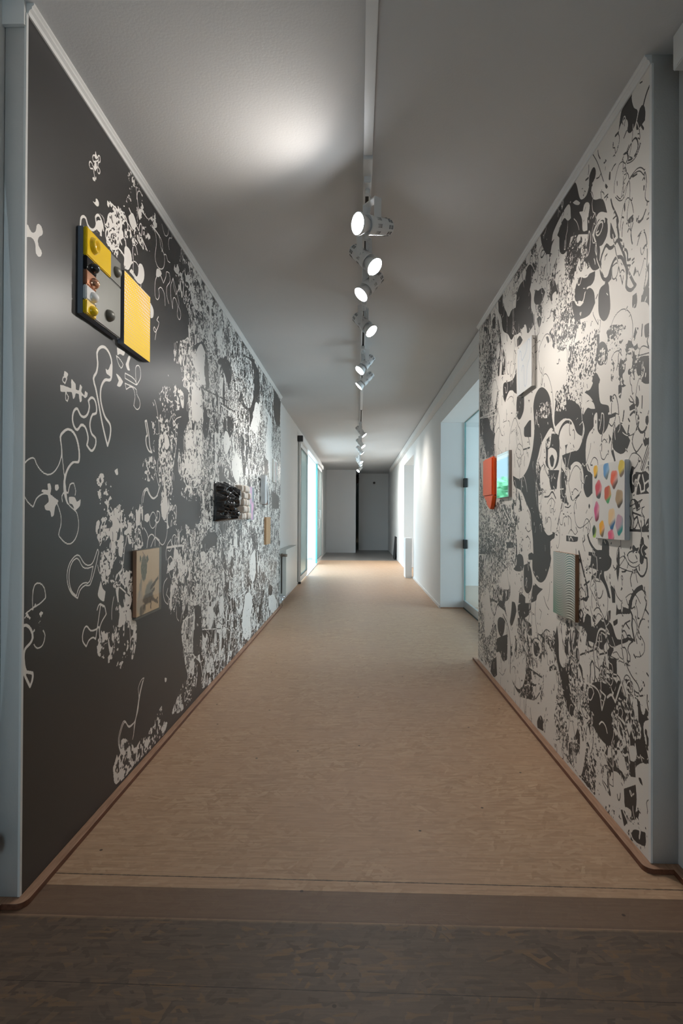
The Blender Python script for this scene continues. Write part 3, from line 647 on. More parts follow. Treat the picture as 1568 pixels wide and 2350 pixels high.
PRINT_RIGHT="""
X 0.5 4419,2285 4055,2188 4098,2108 3850,1991 3848,1868 3946,1722 3943,1537 4297,1554 4409,1576
X 0.5 4436,2588 4039,2575 3855,2452 3759,2260 3668,2142 3666,2029 4431,2221
X 0.5 3744,2593 3023,2578 2942,2495 2782,2392 2886,2398 2907,2321 3033,2337 3083,2433 3146,2507 3366,2513 3395,2442 3456,2423 3586,2472
X 0.35 2908,2429 2685,2341 2542,2331 2541,2137 2638,2124 2780,2145 2906,2142 3020,2183 3045,2266 2929,2331
X 0.35 2595,2343 2432,2325 2357,2229 2336,2133 2462,2128 2594,2183
X 0.3 2542,1958 2266,1880 2239,1734 2272,1645 2592,1720
X 0.25 2246,1862 1992,1772 1972,1707 2034,1701 2134,1730 2233,1800
X 0.4 2134,1736 1992,1723 1928,1689 1932,1648 1991,1579 2128,1611 2134,1691
X 0.35 3003,1429 2817,1513 2776,1487 2698,1476 2716,1339 2815,1289 2774,1252 2632,1197 2631,1052 2866,1046 2989,1153 3025,1283
X 0.35 3477,1308 3241,1247 3109,1097 3096,1040 3443,1032 3675,1184 3475,1201
X 0.55 4409,1565 4269,1273 4001,1214 3658,1228 3572,1138 3443,1032 4439,1007
X 0.5 4445,1074 3398,1084 3395,812 3526,773 3542,625 3800,560 4009,529 4451,556
X 0.4 4451,556 4077,572 3943,442 3858,332 3897,199 4025,64 4471,33
X 0.3 3366,1084 3095,1087 3107,918 3160,842 3259,850 3334,904
X 0.3 3523,492 3185,552 3077,492 2817,589 2723,565 2712,428 2860,353 2859,225 3326,77 3197,242 3198,365 3521,220
X 0.45 2860,353 2615,453 2532,474 2531,328 2859,225
X 0.5 2585,616 2361,706 2160,680 2111,636 2123,606 1986,614 1909,622 1894,529 2584,311
X 0.3 2449,974 2340,938 2339,716 2448,675
X 0.5 2745,259 2561,396 1990,559 1939,514 1852,479 1852,343 1957,268 2034,178 2118,100 2241,33 2418,28 2559,42 2743,74
X 0.4 2193,30 2034,103 1868,165 1873,24 1938,22 2147,10
X 0.25 2022,456 1852,513 1852,343 1989,285
G 0.45 2558,1870 2266,1863 2259,1739 2285,1648 2592,1720
G 0.45 2592,1799 2285,1717 2299,1676 2384,1671 2406,1584 2591,1621
G 0.5 4404,1251 3980,1199 3572,1182 3474,1031 4439,1007
G 0.5 2748,1678 2539,1754 2538,1610 2635,1629
G 0.55 4432,1074 3462,1083 3428,942 3526,791 3706,822 3969,853 4428,833
G 0.5 4449,383 3964,413 3857,283 3960,133 4471,33
G 0.5 2345,263 2164,323 2163,264 2242,143 2275,24 2418,36 2363,126
G 0.5 2744,204 2605,303 2561,231 2626,127 2719,100
G 0.5 4433,2380 3912,2259 3991,2111 4431,2221
G 0.5 4419,2285 4055,2188 4055,2118 4164,2063 4415,2023
G 0.4 2241,2130 2234,2127 2234,2124 2241,2127
X 0.28 2594,2183 2486,2107 2430,1936 2542,1911 2740,1907 2832,2142 2782,2227
G 0.3 2685,2188 2543,2162 2485,1954 2646,1879 2780,2021
X 0.45 2338,614 1965,620 1889,615 1884,532 2414,365 2447,496
X 0.45 2363,300 2090,370 1989,285 2163,128 2327,88 2477,115
B 0 1974,2578 1980,2559 1964,2514 1938,2486 1940,2470 1956,2448 1984,2442 2012,2466 2006,2483 2012,2505 2034,2523 2063,2522 2080,2507 2057,2566 2034,2573 2001,2580
B 0 1898,2476 1886,2446 1888,2418 1912,2418 1940,2420 1948,2435 1938,2461 1922,2482
b 9 1830,2512 1860,2509 1883,2495 1898,2476
B 0 1831,2339 1847,2321 1840,2288 1834,2283 1836,2313
b 6 2009,2391 1979,2405 1953,2403 1937,2380 1937,2355 1968,2345 2009,2360
b 4 2080,2504 2071,2477 2092,2447 2122,2447
b 9 2104,2511 2080,2507
b 6 2017,2470 2037,2459
b 8 1910,2414 1898,2396
b 8 2039,2400 2011,2390 2006,2361
b 2 2045,2388 2034,2368 2000,2347 1958,2335 1932,2344 1912,2364
b 2 2115,2306 2109,2344 2074,2387 2045,2380
b 2.5 2103,2286 2067,2252 2033,2246 2000,2285 1953,2292 1917,2280 1887,2247 1878,2207 1887,2164 1863,2136 1840,2138
b 2 2091,2284 2062,2257 2039,2263 2006,2283 1958,2285 1922,2271 1897,2243
b 3 1854,2297 1850,2274 1831,2251
b 5 2256,2556 2252,2536 2235,2510
b 4 2309,2578 2259,2508 2204,2403
B 0 2153,2408 2143,2403 2146,2374 2159,2384
B 0 2205,2474 2185,2476 2178,2466 2198,2467
b 5 2134,2402 2116,2408 2100,2406
B 0 2185,2385 2165,2360 2178,2359 2191,2378
b 6 1971,2281 1942,2273
b 5 1904,2230 1895,2234
B 0 1897,2209 1890,2205 1892,2189 1899,2193
b 5 2269,2453 2245,2444 2231,2447
b 8 2376,2510 2349,2503
b 6 2197,2336 2165,2332
B 0 1840,2109 1845,2062 1854,2071 1852,2096
B 0 2022,2143 2000,2153 1965,2150 1973,2133 2000,2140
b 7 1942,2122 1927,2104 1902,2104 1882,2120
B 0 2028,2227 2025,2202 2030,2190 2036,2211
b 5 1873,2139 1875,2131
b 8 2140,2298 2127,2266 2091,2211 2079,2183 2091,2171
b 6 2121,2216 2097,2214
B 0 2502,2575 2435,2466 2399,2446 2360,2446 2341,2481 2338,2506 2301,2517 2276,2489 2283,2464 2312,2454 2319,2422 2294,2384 2211,2338 2171,2265 2244,2304 2293,2289 2300,2248 2438,2316 2709,2444 2710,2588
B 0 2715,2575 2965,2576 2942,2517 2897,2460 2854,2424 2807,2411 2792,2435 2753,2450 2763,2475 2733,2484 2695,2498 2640,2515 2543,2501
B 0 2676,2488 2631,2484 2543,2432 2543,2350 2577,2323 2612,2317 2648,2329 2680,2358 2685,2427
B 0 2596,2471 2432,2385 2424,2363 2495,2363 2544,2384 2561,2358 2595,2337
W 0 2558,2509 2540,2439 2575,2445 2622,2482 2669,2473 2709,2451 2791,2456 2770,2489 2631,2518
W 0 2480,2485 2434,2449 2447,2447 2488,2470 2518,2495
W 0 2360,2410 2334,2382 2345,2355 2359,2293 2406,2316 2414,2367 2446,2416 2406,2397 2391,2417
w 5 2415,2499 2399,2458 2368,2447 2345,2464
B 0 2358,2346 2274,2302 2268,2281 2308,2254 2274,2198 2241,2174 2221,2091 2241,2086 2294,2100 2328,2130 2357,2183 2365,2233 2343,2266 2358,2308
B 0 2191,2257 2160,2225 2172,2175 2222,2165 2267,2195 2288,2238 2261,2278
w 9 2194,2243 2197,2255 2222,2269 2261,2267 2301,2248 2274,2201
v 6 2216,2254 2212,2234 2241,2218 2267,2228 2274,2243 2248,2260
w 10 2166,2234 2160,2201 2172,2175 2209,2159 2228,2157 2234,2116
B 0 2142,2216 2098,2139 2118,2140 2145,2159
b 12 2090,2199 2084,2160 2076,2133 2078,2112
c 13 2178,2146 2154,2124 2124,2113 2090,2120 2078,2112 2029,2033 2019,1996 1962,1913 1950,1901 1982,1897 2018,1924 2013,1952 2019,1993 2035,2015 2051,2040 2073,2053 2107,2061 2135,2047 2165,2018 2196,2023 2228,2064 2228,2113 2203,2137
B 0 2135,2040 2135,2000 2165,1997 2196,2009 2165,2015 2153,2039
c 5 2130,2042 2101,2042 2078,2035 2081,2005 2101,1988 2127,1999
b 8 2079,2122 2051,2101
b 9 2045,2068 2019,2053 2008,2033 2008,2013 1988,2007
b 7 2013,1996 1988,1985
b 6 1975,1984 1962,1986
b 7 1983,2087 1978,2063 1973,2053
b 5 1968,2121 1983,2099 1983,2085
b 7 1933,2058 1914,2062 1891,2057
B 0 2019,2142 2003,2146 1963,2137 1968,2125
b 7 1943,2117 1924,2101 1900,2102
B 0 1851,2078 1842,2073 1844,2063 1850,2067
b 7 1898,2001 1882,2005 1873,1993
B 0 1953,1967 1943,1946 1962,1937 1967,1942
B 0 2196,2004 2162,1996 2153,1965 2144,1893 2165,1867 2202,1866 2243,1905 2250,1957 2240,2000
B 0 2400,2070 2335,2055 2287,2013 2276,1967 2335,1938 2469,1961 2485,1924 2493,1972 2517,2027 2526,2068 2493,2049 2438,2010 2393,2011 2438,2034 2485,2052 2486,2107 2454,2125 2408,2106
B 0 2462,2140 2401,2123 2342,2107 2280,2092 2287,2061 2328,2052 2393,2070 2446,2103
w 8 2266,1938 2276,1967 2287,2013 2321,2045 2356,2055 2378,2049 2400,2020 2446,2019 2477,2037 2501,2074 2494,2111 2478,2135 2446,2152 2401,2120 2357,2105 2328,2113
v 5 2454,2107 2462,2128 2431,2139 2419,2122 2435,2105
B 0 1855,1944 1837,1913 1832,1799 1837,1734 1850,1749 1863,1800 1886,1820 1914,1830 1904,1862 1877,1874 1868,1909 1886,1926 1868,1932
B 0 1943,1874 1938,1844 1947,1824 1972,1833 1972,1874
w 10 1938,1872 1930,1846 1940,1821
b 3 2135,1827 2112,1848 2067,1857 2029,1849 1992,1823 1974,1790 1969,1755 1977,1718
b 2 2111,1817 2089,1804 2050,1801
B 0 1890,1745 1859,1743 1832,1732 1837,1711 1867,1703 1881,1700 1890,1717
B 0 2002,1731 1977,1718 1962,1697 1937,1701 1932,1683 1952,1680 1972,1698 1997,1700 2007,1718
B 0 1952,1759 1928,1750 1937,1739 1957,1722 1967,1730
b 7 1904,1752 1909,1716
b 6 1832,1714 1863,1702 1872,1686 1858,1661 1832,1647
c 4 1927,1656 1918,1677 1895,1679 1858,1659 1832,1642
B 0 2214,1792 2183,1774 2164,1744 2170,1714 2220,1701 2259,1725 2266,1774 2246,1790
G 0.35 2233,1765 2183,1755 2170,1714 2220,1704 2252,1732
B 0 1923,1648 1872,1640 1836,1623 1836,1543 1894,1556 1942,1603 1942,1632
w 5 1942,1589 1913,1586 1899,1613 1890,1599 1908,1571
w 5 1858,1605 1849,1618 1836,1608 1841,1577
b 4 1962,1680 1966,1633 1956,1583
b 4 2134,1704 2111,1718 2077,1716 2050,1691
b 12 2525,1863 2558,1807
B 0 2299,1677 2272,1687 2232,1650 2239,1637 2312,1655
b 4 2586,2262 2561,2295 2511,2300 2470,2268 2478,2214 2527,2205 2569,2229
b 8 2544,2293 2503,2286
B 0 3146,2503 3095,2461 3089,2416 3120,2387 3145,2363 3119,2322 3119,2256 3081,2204 3068,2147 3130,2137 3182,2137 3222,2175 3263,2197 3334,2188 3454,2210 3517,2204 3600,2265 3723,2332 3779,2439 3836,2497 3856,2576 3726,2581 3725,2512 3653,2435 3584,2370 3519,2386 3425,2369 3395,2442 3337,2468 3225,2458 3212,2500
v 5 3716,2527 3672,2521 3619,2467 3585,2415 3602,2403 3671,2451
W 0 3707,2514 3654,2494 3610,2429 3602,2405 3671,2455
W 0 3119,2360 3094,2346 3081,2261 3093,2216 3106,2271
W 0 3533,2200 3431,2207 3454,2176 3485,2168
w 6 3407,2119 3423,2149 3378,2190 3320,2179 3263,2121
B 0 3393,2169 3334,2171 3277,2129 3319,2118 3392,2123
W 0 3250,2205 3223,2199 3195,2151 3222,2124 3243,2158
B 0 3045,2327 2998,2300 2929,2287 2885,2248 2929,2222 3021,2235 3069,2276
b 8 3068,2200 3056,2120 3031,2038
B 0 3020,2160 2973,2159 2939,2132 2962,2104 2990,2106
b 4 3856,2518 3798,2432 3816,2372 3874,2372 3913,2404 3914,2472
b 6 4081,2490 4038,2525 3976,2528 3914,2472
B 0 4027,2497 3955,2501 3924,2456 3934,2411 4006,2440
b 6 3872,2248 3892,2282 3815,2282 3777,2224 3852,2147 3851,2075
b 6 3953,2379 3994,2333 3932,2265 3872,2248
W 0 3892,2273 3824,2271 3795,2225 3852,2185 3901,2208
W 0 3651,2205 3583,2207 3453,2124 3422,2082 3452,1997 3615,2038 3668,2142
b 6 3453,2124 3422,2094
b 5 3650,2160 3632,2065 3598,2012
b 5 3415,2092 3452,2018 3483,1983
b 4 2995,1938 2984,1986 2927,2020 2873,2031 2820,2011 2799,1973
B 0 2873,2017 2841,2011 2820,1980 2841,1976
b 3 2989,1933 2960,1870 2926,1844
b 8 2780,2029 2820,2021 2769,1985 2740,1995
b 5 2852,2102 2821,2098 2790,2118 2760,2100
B 0 2925,1778 2839,1732 2797,1675 2777,1593 2737,1515 2786,1550 2817,1548 2880,1522 2946,1488 2991,1435 3026,1394 3026,1346 3025,1246 3001,1171 2932,1098 2887,1046 3084,1041 3122,1135 3200,1195 3297,1266 3445,1306 3477,1368 3326,1340 3189,1378 3112,1448 3063,1548 3064,1623 3077,1701 3053,1753 2994,1781
W 0 3418,1695 3358,1672 3259,1704 3219,1768 3115,1766 3077,1701 3064,1586 3087,1483 3150,1425 3242,1359 3341,1350 3446,1382 3493,1425 3543,1507 3560,1597 3512,1676
B 0 3245,1622 3152,1646 3114,1643 3113,1551 3190,1562 3244,1578
b 5 3551,1574 3552,1617 3512,1668 3434,1710 3358,1648 3329,1627 3271,1521
c 4 3417,1506 3357,1544 3271,1513 3257,1476 3327,1459 3386,1473
b 9 3257,1500 3138,1497
b 4 3496,1652 3496,1635 3449,1645
b 7 3164,1562 3138,1512
b 5 3447,1497 3431,1415
b 6 3386,1453 3341,1407 3313,1445
b 6 3403,1634 3387,1594
B 0 3390,1828 3246,1797 3246,1749 3259,1716 3329,1684 3388,1711 3404,1780
w 9 3259,1704 3329,1672 3358,1656
B 0 3701,1980 3547,1957 3452,1960 3406,2003 3397,1846 3451,1866 3547,1900 3613,1884 3664,1850 3700,1884 3719,1948
w 9 3718,1851 3647,1828 3596,1876 3514,1889 3451,1858 3412,1782 3434,1719
W 0 3596,1854 3530,1862 3466,1827 3450,1756 3512,1715 3612,1732 3612,1804
b 4 3596,1854 3546,1861 3482,1843 3450,1790
W 0 3848,1868 3810,1898 3629,1807 3629,1762 3544,1660 3576,1577 3510,1525 3903,1543 3944,1586 3945,1654 3905,1692 3827,1704 3809,1795
b 5 3905,1692 3827,1713 3752,1655 3715,1645
b 4 3629,1798 3629,1726 3716,1732
b 4 3595,1721 3561,1711 3544,1677
b 6 3848,1830 3809,1766 3808,1710
W 0 3970,2068 3889,2039 3869,1986 3907,1899 3968,1891 4032,1983 4032,2053
b 4 4032,2033 3991,2063 3909,2048 3869,1986
b 9 3848,1849 3906,1764 3966,1725
B 0 4414,1979 4326,1887 4116,1819 4050,1738 3925,1690 3965,1627 3984,1556 4180,1563 4324,1727 4411,1761
w 8 4413,1881 4117,1860 3907,1850
w 6 4413,1878 4116,1839 3906,1817
W 0 4411,1718 4323,1695 4323,1647 4410,1647
B 0 2747,1604 2728,1674 2635,1629 2539,1623 2538,1548 2634,1552 2708,1547 2747,1537
G 0.4 2747,1624 2680,1645 2539,1635 2538,1592 2634,1600
w 9 2792,1660 2767,1608 2757,1572 2698,1496
W 0 2747,1544 2634,1565 2538,1554 2538,1536 2625,1537 2680,1517 2689,1495
b 15 2689,1492 2675,1516 2634,1539 2581,1545 2531,1531
W 0 2670,1492 2643,1527 2590,1535 2530,1519 2538,1449 2598,1450 2633,1403 2670,1401 2679,1454
B 0 2786,1522 2689,1495 2679,1402 2707,1358 2765,1346 2847,1364 2879,1398 2869,1492 2858,1466 2816,1461
W 0 2837,1450 2796,1455 2727,1433 2707,1405 2745,1355 2795,1349 2836,1377
B 0 2816,1406 2775,1419 2746,1392 2765,1360 2795,1366
W 0 2946,1488 2880,1504 2868,1415 2890,1385 2956,1381 2979,1416
W 0 2956,1352 2890,1371 2836,1314 2815,1254 2878,1254 2955,1272
b 5 2967,1360 2901,1383 2868,1345 2815,1306
B 0 2607,1442 2538,1445 2537,1324 2589,1341 2633,1377 2642,1401 2598,1402 2598,1425
B 0 2836,1349 2679,1336 2706,1282 2716,1249 2784,1249 2815,1292 2815,1320
B 0 2651,1347 2597,1310 2554,1276 2588,1259 2597,1234 2571,1179 2614,1180 2659,1214 2669,1296
w 5 2990,1248 2623,1246
W 0 2989,1226 2878,1240 2678,1238 2659,1198 2588,1176 2536,1175 2535,1054 2866,1046 2877,1063 2977,1153
b 8 2888,1219 2825,1220 2774,1239 2725,1206
b 4 2846,1182 2815,1202 2774,1208 2735,1187 2764,1147 2754,1126
b 9 2641,1178 2677,1120 2696,1080
b 4 2877,1081 2866,1141
b 4 2866,1085 2835,1116 2794,1106 2793,1048
B 0 2954,1131 2932,1134 2921,1109 2943,1098
b 5 2605,1164 2562,1160 2536,1169
G 0.3 2993,1707 2828,1688 2817,1603 2969,1637
W 0 3399,1208 3340,1218 3325,1194 3354,1165 3391,1178
W 0 3297,1213 3214,1203 3187,1163 3241,1160 3296,1185
W 0 3354,1145 3187,1155 3109,1097 3109,1040 3267,1036 3324,1096
b 5 3161,1151 3122,1116 3109,1040
w 9 3710,1184 3640,1138 3538,1094
B 0 2306,1683 2239,1658 2245,1630 2239,1582 2226,1557 2157,1533 2151,1513 2145,1491 2157,1464 2181,1444 2219,1434 2251,1452 2258,1475 2258,1522 2271,1527 2291,1511 2291,1478 2332,1461 2361,1434 2371,1392 2368,1348 2353,1309 2304,1288 2297,1215 2352,1197 2382,1218 2396,1248 2393,1292 2419,1338 2482,1356 2539,1343 2590,1329 2590,1424 2556,1451 2498,1407 2450,1404 2412,1432 2397,1451 2383,1481 2413,1527 2467,1542 2428,1547 2443,1568 2499,1603 2444,1592 2405,1543 2398,1571 2354,1592 2298,1580 2333,1607 2384,1633 2355,1638 2299,1653
B 0 2591,1646 2507,1623 2428,1577 2405,1543 2475,1537 2498,1511 2540,1545 2591,1557
B 0 2507,1530 2428,1535 2398,1495 2412,1456 2459,1474 2490,1503
W 0 2398,1542 2391,1576 2340,1589 2292,1570 2278,1545 2319,1553 2354,1563
W 0 2391,1678 2341,1680 2299,1653 2326,1634 2362,1636 2391,1658
W 0 2285,1521 2261,1528 2258,1472 2264,1462 2288,1472
B 0 2276,1500 2268,1499 2268,1485 2276,1486
w 11 2284,1465 2264,1454 2231,1430 2194,1430 2169,1442
W 0 2361,1431 2325,1463 2298,1462 2325,1429 2353,1404
v 5 2298,1403 2264,1412 2251,1444 2291,1458
W 0 2361,1414 2339,1417 2284,1393 2353,1381
w 9 2368,1391 2353,1355 2332,1336
W 0 2332,1342 2284,1362 2257,1345 2250,1317 2297,1288 2332,1307 2368,1351 2332,1333
b 4 2325,1330 2291,1354 2257,1340 2250,1317
b 6 2332,1307 2353,1332
W 0 2238,1390 2200,1417 2163,1402 2157,1393 2193,1371 2193,1344 2218,1331 2231,1354
b 4 2231,1392 2194,1414 2169,1397
b 4 2231,1375 2218,1344 2193,1336 2175,1350 2157,1356
W 0 2572,1289 2538,1324 2482,1350 2427,1336 2397,1295 2396,1242 2442,1221 2489,1241 2538,1225 2572,1239
v 4 2522,1304 2489,1323 2454,1314 2458,1288 2489,1278 2518,1289
b 4 2555,1276 2530,1311 2481,1338 2435,1322 2412,1290 2415,1237
b 4 2521,1215 2489,1240 2449,1227
B 0 2497,1196 2442,1215 2434,1209 2465,1198
b 4 2488,1132 2497,1162 2465,1198 2419,1226
b 3 2496,1138 2472,1086 2426,1072 2331,1102 2303,1119
b 3 2396,1058 2388,1087 2359,1111 2324,1088 2324,1060
W 0 2419,1226 2381,1204 2338,1194 2310,1210 2317,1170 2352,1171 2389,1184
B 0 2335,1173 2324,1162 2335,1148 2342,1162
B 0 2580,1176 2567,1185 2559,1176 2571,1167
b 4 2588,1116 2563,1123 2529,1101 2529,1055
W 0 2590,1424 2556,1448 2506,1408 2474,1404 2590,1402
W 0 2523,1484 2459,1474 2412,1444 2435,1414 2482,1405 2498,1440
w 7 2591,1557 2540,1545 2498,1511 2482,1481
B 0 2060,1451 2025,1420 1986,1381 2006,1356 2043,1341 2076,1347 2121,1373 2121,1404 2110,1433 2087,1445
B 0 1946,1525 1932,1517 1925,1497 1937,1485 1991,1483 1994,1499 1951,1509
b 5 1996,1526 1986,1514 1951,1505
B 0 2146,1570 2116,1559 2110,1547 2134,1539 2146,1554
B 0 2077,1591 2055,1588 2049,1572 2060,1539 2074,1550
v 5 2140,1532 2128,1548 2105,1541 2099,1516 2134,1515
w 8 2157,1504 2088,1504 2044,1498
b 14 2145,1491 2099,1491
b 9 1986,1468 1961,1475 1937,1461 1927,1446
b 7 2001,1458 1991,1447
b 9 1932,1416 1913,1398 1889,1398 1876,1409
b 7 1927,1434 1934,1416
b 5 1936,1414 1966,1395 1971,1369 1946,1337 1931,1340 1903,1358
b 4 1867,1449 1854,1467 1832,1475
b 6 1904,1516 1906,1477
B 0 1880,1444 1865,1446 1862,1425 1871,1413 1883,1426
B 0 1898,1367 1894,1382 1871,1372 1853,1376 1862,1357 1885,1346
b 8 1996,1433 2006,1403
b 8 2033,1491 2038,1472 2043,1458
b 5 2110,1454 2122,1414 2133,1364 2104,1322
b 12 2121,1360 2104,1322
B 0 2157,1430 2133,1406 2157,1385 2151,1403
b 5 2151,1466 2127,1452 2104,1471
b 3 1996,1316 1976,1333 1946,1332 1912,1312 1903,1291
b 4 1927,1316 1936,1294 1956,1281
B 0 1912,1282 1903,1293 1894,1290 1903,1272
B 0 1970,1258 1941,1266 1912,1261 1884,1268 1853,1250 1831,1239 1831,1195 1857,1193 1941,1192 1960,1188 1980,1201 1991,1260 1975,1292 1956,1286
B 0 1862,1309 1849,1322 1831,1300 1827,1248 1849,1249 1866,1276
w 6 1866,1305 1853,1290 1857,1264 1844,1240 1831,1239
w 7 1970,1258 1970,1234 1950,1226 1955,1200 1980,1194
w 7 1903,1258 1889,1225 1862,1235 1853,1214 1871,1205 1853,1196
w 7 1917,1222 1912,1200 1889,1204 1889,1222
w 6 1941,1228 1926,1232 1917,1217
b 14 1838,1397 1849,1369 1912,1273
w 5 1832,1389 1912,1275
w 12 1915,1268 1941,1223 1953,1181
b 4 1831,1373 1871,1310 1907,1256
b 7 1946,1266 1908,1261
b 5 1849,1331 1836,1351 1827,1328
W 0 1950,1188 1831,1190 1831,1072 1995,1068 1995,1163
B 0 1960,1181 1931,1168 1921,1152 1936,1142 1950,1155
B 0 1870,1110 1848,1117 1835,1094 1857,1083 1879,1071 1931,1069 1884,1091
c 4 1990,1153 1980,1174 1960,1176 1948,1155 1940,1138 1917,1145 1921,1163 1903,1175
b 4 1970,1129 1965,1145 1950,1147
c 6 1970,1133 1960,1109 1936,1119 1926,1095 1912,1077 1889,1091 1893,1114
b 5 1995,1129 1980,1104 1985,1080 1995,1082
c 5 1960,1105 1940,1119 1931,1105 1950,1081 1965,1076
b 4 1907,1147 1889,1151
b 4 1889,1117 1907,1133 1903,1144
B 0 1835,1143 1829,1146 1829,1112 1837,1123
b 8 1995,1072 1829,1073
B 0 3095,1087 2958,1088 2887,1048 2831,1028 2736,1045 2741,1020 2788,1000 2798,938 2787,918 2819,864 2874,808 2943,783 3016,792 3080,833 3087,888 3154,883 3161,911 3107,927 3068,921 3075,968 3095,1047
w 16 3113,846 3067,787 3016,769 2943,766 2874,793 2808,844 2787,875
W 0 3366,1084 3276,1085 3246,1035 3305,1034 3351,1050
W 0 3232,1036 3095,1047 3075,968 3107,927 3161,915 3188,856 3245,851 3260,909
b 5 3203,1003 3162,1009 3121,982 3127,945
b 5 3218,1057 3162,1037 3121,1046
B 0 3380,892 3274,899 3245,851 3273,815 3395,799 3460,806 3395,839
B 0 3244,847 3147,859 3093,808 3092,744 3159,699 3229,711 3244,767
w 7 3258,728 3214,679 3132,691 3079,730 3067,779
w 6 3186,655 3118,665 3066,708 3054,761
W 0 2799,1000 2756,1012 2715,986 2725,964 2756,991 2777,976 2787,939 2798,960
B 0 3759,464 3646,460 3682,378 3758,338 3838,371 3838,430
w 8 3858,382 3817,341 3748,335 3664,381 3646,451
B 0 3878,278 3857,303 3592,387 3591,294 3608,221 3699,193 3776,222 3877,208
B 0 3491,606 3417,603 3393,537 3506,454 3540,475 3507,540
w 6 3540,475 3507,562 3525,628
W 0 3393,559 3361,521 3391,428 3456,415 3489,453 3424,518
b 10 3702,493 3575,436 3522,333 3521,220 3520,152 3420,114 3327,107 3239,176 3197,250 3198,352 3270,390
b 5 3721,475 3610,430 3556,325 3555,211
B 0 3420,114 3327,124 3267,159 3327,99
b 4 3404,118 3405,215 3438,228
b 12 4077,551 4030,474 3943,442 3840,534 3684,534 3611,499
B 0 3860,531 3780,568 3666,561 3629,520 3741,525
b 14 4009,544 3860,546
B 0 3347,610 3105,655 3118,604 3242,546 3315,533 3362,573
B 0 3332,689 3214,671 3214,634 3347,618
B 0 3213,543 3104,535 3090,482 3157,476
W 0 3027,619 3015,687 2931,718 2896,716 2807,674 2764,645 2733,598 2817,567 2930,523 2989,518 3027,557
w 5 3040,672 3053,596 3014,525 2977,505
b 5 3028,682 3034,599 3002,515
b 5 2918,525 2861,559 2806,559
b 5 2896,719 2862,684 2818,665
b 3 2966,645 2930,635 2954,594
w 9 2991,702 2943,736 2896,746 2862,728
B 0 3067,759 2967,755 2908,755 3003,708 3015,684 3105,655
B 0 2703,611 2683,539 2672,455 2624,433 2561,467 2560,319 2614,302 2653,375 2733,493 2723,565
b 7 2733,493 2692,433 2672,404
w 5 2663,492 2616,510 2570,481
b 6 2654,647 2635,563 2579,512
B 0 2598,657 2562,667 2561,631 2579,627
B 0 4004,106 3876,179 3854,60 3938,22 4047,33
W 0 3856,193 3796,228 3699,193 3590,221 3537,170 3420,92 3588,18 3774,58 3855,84
b 2 3795,96 3698,103 3625,165
B 0 3064,448 3014,466 2953,442 3001,392 3051,396
b 5 3089,351 3103,427 3052,474 2965,485 2917,457 2940,377
b 7 3114,196 3075,228 3024,231
b 5 2859,243 2860,335 2838,359
b 5 3169,261 3141,224 3102,256
b 9 3156,293 2928,304
W 0 2860,349 2712,400 2691,329 2731,265 2848,228
B 0 3616,960 3478,966 3477,931 3615,923
W 0 3724,754 3543,785 3542,689 3630,660 3781,660
W 0 3475,742 3363,763 3378,648 3458,628
B 0 3685,643 3630,632 3666,561 3722,571
W 0 4345,535 4123,597 4030,474 3943,437 4073,288 4214,237 4291,410
w 6 4296,764 4246,724 4185,752 4198,805
w 5 3989,707 3903,706 3861,631 3881,558
B 0 2207,1033 2162,1029 2149,1005 2149,975 2130,962 2136,935 2174,914 2240,911 2332,915 2340,962 2340,977 2268,978 2213,990 2213,1010
b 13 2348,1043 2325,1014 2268,984 2213,985
W 0 2340,962 2314,961 2321,930 2332,918
B 0 2240,911 2193,913 2193,893 2161,857 2136,817 2154,817 2187,857 2226,878 2268,882 2310,866 2310,881 2268,900
c 3 2325,832 2310,866 2268,879 2220,876 2180,852 2161,819 2167,762 2186,731
b 4 2303,817 2310,786 2302,754
b 5 2281,825 2267,807 2233,803 2213,817 2203,838
b 5 2285,746 2267,760 2239,765 2222,753
b 3 2310,839 2267,865 2220,867
B 0 2070,1012 2065,986 2067,927 2079,883 2091,925 2082,982
b 5 2103,924 2082,939
B 0 1915,1052 1895,1050 1890,1029 1866,1020 1852,1007 1876,996 1890,987 1895,968 1910,961 1920,971 1920,993 1950,1003 1966,992 1971,1015 1960,1023 1945,1013 1920,1020 1910,1032
w 4 1895,1026 1910,1010 1900,992
b 5 1976,880 1984,907 1965,932 1940,944
b 7 1940,939 1914,922 1890,927 1871,955 1873,984 1895,987
b 4 2008,940 1997,959
b 5 2008,984 1992,996 1966,1002
b 2 2003,985 1997,970 1965,961 1935,969
b 2 2030,983 1992,952 1945,949 1920,961
b 2 2070,938 1997,931 1940,932
b 2 2064,970 2036,980 2025,973 2064,943
b 6 2047,924 2025,926 2014,932
b 5 2030,993 2025,986
b 5 1947,988 1937,977
b 17 1905,886 1934,875 1965,851 1984,823 1989,804
b 6 1904,881 1880,865 1875,835 1885,814
b 5 1970,871 1960,864
b 5 1976,804 1950,818 1942,839
b 6 1880,817 1856,802
B 0 2058,854 2050,871 2041,864 2053,856
b 4 2013,832 2002,815 1992,814
b 2 2019,836 1986,853 1944,854 1914,831
B 0 1994,832 1970,830 1976,804 1997,808
B 0 2087,813 2081,790 2064,787 2035,800 1986,800 1986,785 2030,777 2075,769 2093,761
b 9 1992,799 1970,782 1973,749 1954,700
b 3 2111,866 2087,834 2041,814
B 0 2142,868 2105,853 2099,806 2123,802 2130,834
b 5 2041,726 2024,744 1986,762
b 5 2041,736 2046,709 2030,691
b 6 2019,748 1991,733
b 13 2441,971 2385,879 2354,834 2347,799 2362,778 2393,780
b 8 2385,836 2332,858
b 4 2440,805 2416,823 2369,805
b 4 2392,774 2377,746 2339,740
